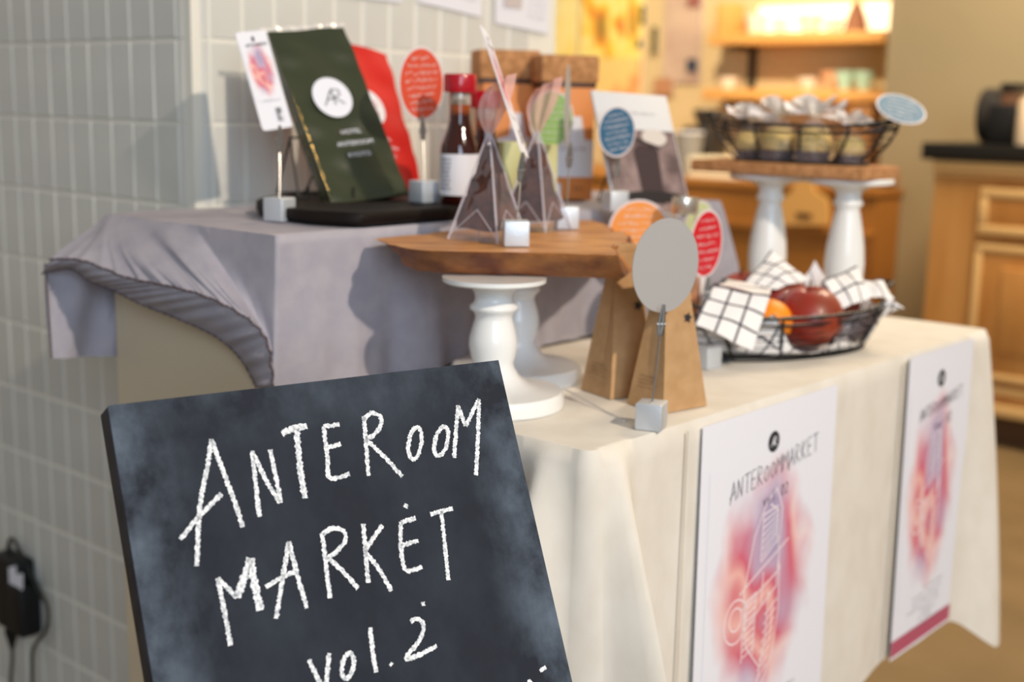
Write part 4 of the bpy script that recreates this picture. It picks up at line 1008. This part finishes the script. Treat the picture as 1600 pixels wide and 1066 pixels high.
patch('raised_corner', [U(1283, 440, 1.60), U(1338, 416, 1.63), U(1364, 464, 1.60), U(1312, 484, 1.575)], su=3, sv=2, bul=.006)
patch('hanging_corner', [U(1338, 438, 1.63), U(1378, 436, 1.63), U(1398, 468, 1.61), U(1364, 464, 1.60)], su=2, sv=1, bul=.006)
def apple(p, r, tilt, label):
    root = thing('apple', p, label, 'apple', 'apples in the fruit basket')
    pr = []
    for i in range(17):
        t = math.pi*i/16; rr = r*math.sin(t)**.9*(1+.06*math.cos(t)) if 0 < i < 16 else .0005
        z = -r*.90*math.cos(t); d = max(0, 1-rr/(r*.5)); z += (-.28*r*d*d if t > 1.5 else .18*r*d*d); pr.append((rr, z+r*.88))
    R_ = Matrix.Rotation(tilt, 3, Vector((.4, -.8, 0)).normalized())
    c = p+ez*r*.88
    f = lambda q: c+R_@(q-c)
    obj('flesh', lathe(pr, 30, p).tf(f), m_apple, root, 1.4)
    obj('stalk', tube([p+ez*r*1.50, p+ez*r*1.75+Vector((.002, 0, 0)), p+ez*r*1.95+Vector((.004, 0, 0))], .0012, 6).tf(f), m_stem, root)
    return root
def fc_(x, y, c, r): return U(x, y, c)-ez*(r*.88)
apple(fc_(1265, 494, 1.575, .0415), .0415, .15, 'large red apple at the front of the fruit basket')
apple(fc_(1214, 466, 1.645, .038), .038, .5, 'brownish red apple behind the front apple')
apple(fc_(1160, 462, 1.65, .034), .034, .2, 'dark red apple at the back left, mostly covered by cloth')
apple(fc_(1312, 468, 1.66, .028), .028, -.2, 'dark red apple at the back right under the cloth')
orp = U(1200, 503, 1.555)-ez*.028
orr = thing('orange', orp, 'bright orange fruit at the left of the red apple', 'orange')
obj('peel', lathe([(.0005 if i in (0, 14) else .030*math.sin(math.pi*i/14), .028-.028*math.cos(math.pi*i/14)) for i in range(15)], 28, orp), m_orange, orr, 1.4)
obj('stalk_button', lathe([(0, .0555), (.002, .0558), (0, .057)], 8, orp), m_stem, orr)

# ------------------------------------------------------------------ papers on the pillar
def paper(pts, label, art=None):
    P = [PB(x, y, BC-.0035) for x, y in pts]
    root = thing('notice_sheet', P[3].lerp(P[2], .5), label, 'paper', 'notices on the tiled pillar')
    g = grid(6, 6, lambda u, v: P[3].lerp(P[2], u).lerp(P[0].lerp(P[1], u), v)-eb*.0008*math.sin(u*3)); g2 = grid(6, 6, lambda u, v: P[3].lerp(P[2], u).lerp(P[0].lerp(P[1], u), v)+eb*.0006)
    obj('sheet', g.merge(g2), m_paper, root, .8)
    Uv = (P[2]-P[3]); wd = Uv.length; Uv.normalize(); Vv = (P[0]-P[3]); Vv = (Vv-Uv*Vv.dot(Uv)).normalized(); fr = (P[3], Uv, Vv, -eb)
    if art: obj('picture', flatpoly([(wd*.12, .028), (wd*.44, .030), (wd*.44, .085), (wd*.12, .085)], fr, .0022), art, root, None)
    t = MB()
    for i in range(7): t.merge(scribble(wd*.72, .022+i*.010, wd*.36, .003, fr, .0007, .0022))
    obj('small_print', t, m_greytext, root, None)
paper([(776, -120), (860, -108), (857, 54), (774, 36)], 'white notice sheet with dark photo at the right end of the pillar', m_photo)
paper([(655, -120), (756, -108), (752, 27), (652, 3)], 'white notice sheet with green picture on the tiled pillar', mat('green_picture', rgb(120, 160, 84), .7, c2=rgb(190, 190, 120), scale=60))
paper([(520, -120), (630, -108), (628, 4), (518, -8)], 'white notice sheet at the very top of the pillar, left one')

# ------------------------------------------------------------------ power adapter on the left face
ap_ = PA(24, 925, AC-.018)
ad = thing('power_adapter', ap_-ez*.08, 'black power adapter with white label hanging on tiled wall, bottom left', 'adapter')
obj('housing', box(ap_, (.034, .075, .125), ea, eb, ez, .007, 3), m_plastic, ad, .6)
obj('plug_block', box(PA(38, 950, AC-.022), (.036, .045, .085), ea, eb, ez, .006, 3), m_plastic, ad, .6)
lq = [PA(x, y, AC-.0370) for x, y in ((13, 887), (25, 884), (26, 898), (36, 896), (36, 921), (15, 929))]
obj('label', MB().add(lq, [tuple(range(6))]), m_paper, ad, None, label='white rating label')
cb = lambda L, r=.0028: obj('cable', tube(smoothpath([PA(x, y, AC-.014) for x, y in L], 6), r, 7), m_cable, ad)
cb([(12, 875), (14, 845), (24, 848), (45, 890), (62, 925), (74, 950), (72, 985), (52, 1015), (50, 1066), (46, 1200)])
cb([(18, 1000), (19, 1030), (16, 1080), (14, 1200)]); 
obj('cable_boot', tube([PA(12, 882, AC-.016), PA(14, 850, AC-.014)], [.006, .0032], 8), m_plastic, ad)
obj('cable_boot', tube([PA(18, 985, AC-.016), PA(19, 1015, AC-.014)], [.012, .0032], 8), m_plastic, ad)

# ------------------------------------------------------------------ background: cabinet on the right
cbn = thing('base_cabinet', W(4.2, .6, 0), 'honey pine base cabinet with panelled doors at the far right', 'cabinet')
FA = 3.90
obj('carcass', abox(FA, FA+.58, -.9, 1.655, .10, .872), m_cabinet, cbn, .5)
obj('kickboard', abox(FA+.05, FA+.56, -.9, 1.63, 0, .10), mat('dark_kickboard', rgb(84, 56, 30), .6), cbn, .5)
for z0, z1, o in ((.84, .872, .022), (.10, .135, .022), (.165, .19, .014), (.825, .838, .012)): obj('moulding', abox(FA-o, FA, -.9, 1.655+.002, z0, z1, .004), m_cabtrim, cbn, .5)
def frame(b0, b1, z0, z1, t, name, parent):
    for q in ((b0, b1, z0, z0+t), (b0, b1, z1-t, z1), (b0, b0+t, z0+t, z1-t), (b1-t, b1, z0+t, z1-t)): obj(name, abox(FA-.024, FA-.004, q[0], q[1], q[2], q[3], .005), m_cabtrim, parent, .5)
bb = 1.50
for k in range(4):
    b1 = bb-k*.58; b0 = b1-.54
    dr = obj('drawer', abox(FA-.018, FA, b0, b1, .655, .795, .003), m_cabinet, cbn, .5); frame(b0, b1, .655, .795, .028, 'frame_rail', dr)
    dr['_o'] = list(W(4.2, .6, 0))
    do = obj('door', abox(FA-.018, FA, b0, b1, .21, .625, .003), m_cabinet, cbn, .5); frame(b0, b1, .21, .625, .022, 'frame_rail', do)
    obj('raised_panel', abox(FA-.030, FA-.016, b0+.09, b1-.09, .30, .56, .006), m_cabinet, do, .5)
    obj('knob', lathe([(0, 0), (.012, .0), (.014, .01), (0, .018)], 14, W(FA-.045, (b0+b1)/2, .725)), m_darkgrey, dr)
solo('worktop', abox(FA-.035, FA+.595, -.95, 1.69, .8735, .925, .004), m_counter, 'black worktop on the far pine cabinet', 'worktop', smooth=.5)
# dark grinder-like machine on the worktop
mp = PA(1565, 218, FA+.16); mp.z = .9255
mc = thing('appliance', mp, 'dark round drum appliance on the black worktop', 'appliance')
axd = Vector((.35, -1, 0)).normalized(); sd_ = Vector((axd.y, -axd.x, 0))
def drum(cen, r, L, n=28):
    m = MB(); v = []; f = []
    for s, rr in ((-L/2, r*.9), (-L/2+.01, r), (L/2-.01, r), (L/2, r*.9)):
        for i in range(n): t = 2*math.pi*i/n; v.append(cen+eb*s+(ea*math.cos(t)*rr)*.7+ez*math.sin(t)*rr)
    for j in range(3):
        for i in range(n): k = (i+1) % n; f.append((j*n+i, j*n+k, (j+1)*n+k, (j+1)*n+i))
    f.append(tuple(range(n))[::-1]); f.append(tuple(3*n+i for i in range(n))); return m.add(v, f)
mcen = PA(1556, 186, FA+.16)
obj('body', drum(Vector((mcen.x, mcen.y, .9255+.085)), .085, .09), m_darkgrey, mc, .6)
mc2 = PA(1578, 190, FA+.12); obj('housing', box(Vector((mc2.x, mc2.y, .9255+.06)), (.12, .10, .12), ea, eb, ez, .012), m_plastic, mc, .6)
mc3 = PA(1590, 135, FA+.14); obj('lid', box(Vector((mc3.x, mc3.y, mc3.z)), (.10, .07, .018), ea, eb, ez, .005), m_plastic, mc, .6)
mc4 = PA(1583, 162, FA+.13); obj('column', box(Vector((mc4.x, mc4.y, mc4.z-.01)), (.06, .06, .10), ea, eb, ez, .01), mat('brown_tint', rgb(120, 84, 60), .5), mc, .6)
cpn = PA(1606, 205, FA+.03); cpn.z = .9255
solo('canister', lathe([(0, 0), (.034, 0), (.036, .01), (.034, .12), (.026, .14), (0, .145)], 24, cpn), mat('pale_ceramic', rgb(240, 214, 180), .4), 'pale canister beside the dark appliance at the frame edge', 'canister')
sk = PA(1388, 276, 4.49)
solo('wall_socket', box(sk, (.02, .07, .06), ea, eb, ez, .004), mat('brown_plate', rgb(176, 120, 84), .6), 'small brown switch plate on the beige wall', 'switch plate')

# ------------------------------------------------------------------ background: low wooden counter, shelves, poster wall
A2 = 4.30
def z_at(x, y, a): return PA(x, y, a).z
ctop = z_at(1200, 287, A2)
lowc = thing('service_counter', W(A2+.3, 2.6, 0), 'orange wooden service counter behind the plinth', 'counter')
blt = PA(1372, 300, A2).dot(eb)
obj('carcass', abox(A2, A2+.19, blt, 2.14, 0, ctop-.02).merge(abox(A2, A2+.69, 2.14, 4.6, 0, ctop-.02)), m_counterwood, lowc, .5)
obj('counter_top', abox(A2-.02, A2+.19, blt-.01, 2.14, ctop-.02, ctop).merge(abox(A2-.02, A2+.69, 2.14, 4.6, ctop-.02, ctop)), m_counterwood, lowc, .5)
zl = z_at(1260, 358, A2)
obj('ledge', abox(A2-.035, A2, blt, 4.6, zl-.012, zl+.012, .003), m_counterwood, lowc, .5)
obj('end_post', abox(A2-.03, A2, blt, blt+.07, 0, zl), mat('brown_wood', rgb(150, 92, 36), .5), lowc, .5)
# wooden paddle shape hung on the counter front
pz = lambda x, y: PA(x, y, A2-.06)
pad = smoothpath([pz(x, y) for x, y in ((1204, 352), (1204, 325), (1210, 312), (1226, 306), (1238, 298), (1243, 284), (1256, 279), (1268, 285), (1272, 298), (1284, 306), (1292, 314), (1294, 330), (1294, 352))], 4)
pr_ = thing('cutting_board', pz(1250, 352), 'pale wooden board with rounded handle in front of orange counter', 'cutting board')
obj('board', prism(pad, ea*.018), mat('pale_board_wood', rgb(232, 176, 100), .5), pr_, .6)
obj('slot', MB().merge(box(pz(1257, 337)-ea*.004, (.004, .062, .020), ea, eb, ez, .0015)), mat('slot_dark', rgb(104, 66, 34), .8), pr_, .5)
# items on the counter
def onC(x, y, a=A2+.12): p = PA(x, y, a); p.z = ctop+.001; return p
p = onC(1075, 262); cup = thing('plastic_cup', p, 'grey translucent cup on the orange counter', 'cup')
obj('cup_body', lathe([(0, 0), (.045, 0), (.058, .175), (.054, .175), (.042, .006), (0, .006)], 24, p), mat('frosted_plastic', rgb(150, 146, 140), .4, alpha=.8), cup); obj('cup_rim', lathe([(.058, .172), (.061, .174), (.061, .180), (.055, .180)], 24, p), m_paper, cup)
p = onC(1100, 245, A2+.3); blk = thing('coffee_grinder', p, 'black machine on the counter behind the cup', 'machine')
obj('body', box(p+ez*.10, (.14, .14, .20), ea, eb, ez, .01), m_darkgrey, blk, .5); obj('hopper', lathe([(.03, .20), (.055, .26), (.05, .27), (0, .27)], 20, p), m_darkgrey, blk)
p = onC(1128, 262, A2+.1); wbx = thing('paper_stack', p, 'white stack of trays on the orange counter', 'tray stack')
for i in range(3): obj('tray', box(p+ez*(.014+i*.030)+eb*.01*i, (.16, .22-.02*i, .024), ea, eb, ez, .004), mat('cream_plastic', rgb(244, 228, 196), .5) if i == 0 else MATS['cream_plastic'], wbx, .5)
# shelves
SA = 4.80
def shelf(y, x0, x1, label):
    z = z_at(1250, y, SA); b1 = PA(x0, y, SA).dot(eb); b0 = PA(x1, y, SA).dot(eb)
    root = thing('wall_shelf', W(SA+.1, (b0+b1)/2, z-.02), label, 'shelf', 'wall shelves')
    obj('board', abox(SA, 5.0, b0, b1, z-.045, z, .003), m_shelf, root, .5)
    for xb in (x0+35,):
        bx = PA(xb, y, SA).dot(eb); obj('bracket', abox(SA+.01, 4.998, bx-.012, bx+.012, z-.065, z-.045), m_black, root, .5); obj('bracket', abox(4.97, 4.998, bx-.012, bx+.012, z-.30, z-.045), m_black, root, .5)
    return z, b0, b1
z1_, b0_, b1_ = shelf(50, 1108, 1383, 'upper pine wall shelf with bright backing')
z2_, b20, b21 = shelf(140, 1098, 1383, 'lower pine wall shelf behind the upper basket')
lgt = thing('shelf_light', W(4.97, (b0_+b1_)/2, z1_+.001), 'bright light strip glowing behind the upper shelf', 'light')
obj('diffuser', abox(4.96, 4.995, b0_+.05, b1_-.14, z1_+.001, z1_+.12, .003), m_bright, lgt, .5)
pp = PA(1141, 28, SA+.08); bk_ = solo('bookend', box(Vector((pp.x, pp.y, z1_+.065)), (.12, .07, .128), ea, eb, ez, .003), m_shelf, 'orange wooden block at left end of upper shelf', 'block', smooth=.5)
def bowl(x, zs, r, h, mt, label, a=SA+.08):
    q = PA(x, 100, a); q.z = zs+.001; solo('bowl', lathe([(0, 0), (r*.5, 0), (r, h), (r*.92, h), (r*.42, h*.12), (0, h*.12)], 22, q), mt, label, 'bowl', 'bowls on the wall shelves')
m_wb = mat('white_ceramic', rgb(250, 240, 220), .4)
for x, r, h, lb in ((1178, .05, .08, 'pale bowl at the left of the upper shelf'), (1215, .035, .06, 'small pale bowl next on the upper shelf'), (1262, .055, .07, 'wide pale bowl mid upper shelf'), (1300, .04, .05, 'small bowl right of centre on upper shelf')): bowl(x, z1_, r, h, m_wb, lb)
q = PA(1333, 100, SA+.08); q.z = z1_+.001; solo('figurine', lathe([(0, 0), (.05, 0), (.035, .06), (.018, .11), (0, .12)], 18, q), mat('brown_clay', rgb(150, 96, 62), .6), 'brown cone shaped ornament on the upper shelf', 'ornament')
for x, mt, lb in ((1322, m_mint, 'mint green cup on the lower shelf, left'), (1352, m_mint, 'mint green cup on the lower shelf, right'), (1300, m_peach, 'peach cup beside the mint green cups')): bowl(x, z2_, .045, .075, mt, lb)
for x, lb in ((1140, 'cream bowl at left of the lower shelf'), (1265, 'cream bowl behind the wrapped cakes on lower shelf')): bowl(x, z2_, .05, .05, m_wb, lb)
q = PA(1357, 190, SA+.1); obj_post = solo('shelf_post', abox(SA+.02, SA+.10, q.dot(eb)-.05, q.dot(eb)+.05, ctop, z2_-.046, .003), mat('tan_wood', rgb(170, 118, 64), .6), 'tan wooden post below the lower shelf', 'post', smooth=.5)
# posters and pinned things on the back wall
def wall_art(x0, y0, x1, y1, mt, label, a=4.992, name='wall_poster', su=1, th=.004):
    P = [PA(x0, y1, a), PA(x1, y1, a), PA(x1, y0, a), PA(x0, y0, a)]
    b0, b1, z0, z1 = P[1].dot(eb), P[0].dot(eb), P[0].z, P[3].z
    root = thing(name, W(a, (b0+b1)/2, z0), label, 'poster', 'posters on the back wall')
    obj('sheet', abox(a-th, a, b0, b1, z0, z1), m_paper, root, .5)
    g = grid(8, 8, lambda u, v: W(a-th-.001, b1+(b0-b1)*u, z0+(z1-z0)*v)); g.uv = [(u*su, v*su) for u, v in g.uv]; obj('print', g, mt, root, None)
    return root
wall_art(905, -90, 1002, 150, m_yart, 'large yellow abstract poster on the back wall', su=1.6)
wall_art(840, -90, 902, 90, mat('pale_yellow_print', rgb(255, 240, 170), .6, c2=rgb(250, 222, 120), scale=6), 'pale yellow poster beside the pillar edge', a=4.985)
wall_art(840, 92, 1000, 175, mat('orange_print', rgb(248, 210, 130), .6, c2=rgb(230, 120, 70), scale=7, lo=.5, hi=.7), 'orange and cream poster below the yellow ones', a=4.99, su=1)
wall_art(1036, -40, 1094, 130, mat('mauve_print', rgb(206, 180, 156), .7, c2=rgb(180, 150, 134), scale=5), 'faded mauve sheet pinned near the shelves')
wall_art(1074, -20, 1096, 12, mat('maroon_print', rgb(150, 96, 84), .7), 'small maroon picture at top of the back wall', a=4.985)
m_navy = mat('navy', rgb(52, 62, 78), .6)
for x0, y0, x1, y1, mt, lb in ((1018, 42, 1028, 84, mat('olive_dark', rgb(92, 84, 40), .7), 'dark olive strip pinned on the back wall'), (1073, 92, 1090, 112, m_navy, 'navy blue figure cutout on the back wall'), (1000, 8, 1008, 38, MATS['olive_dark'], 'dark clip at the top of yellow poster'), (995, 62, 1003, 74, m_navy, 'tiny navy blue sticker on the back wall'), (1022, 122, 1052, 148, mat('rust', rgb(186, 134, 96), .7), 'rust coloured scrap pinned low on the back wall')):
    wall_art(x0, y0, x1, y1, mt, lb, a=4.98, name='pinned_scrap')
# clean helper property
for o in D.objects:
    if '_o' in o: del o['_o']
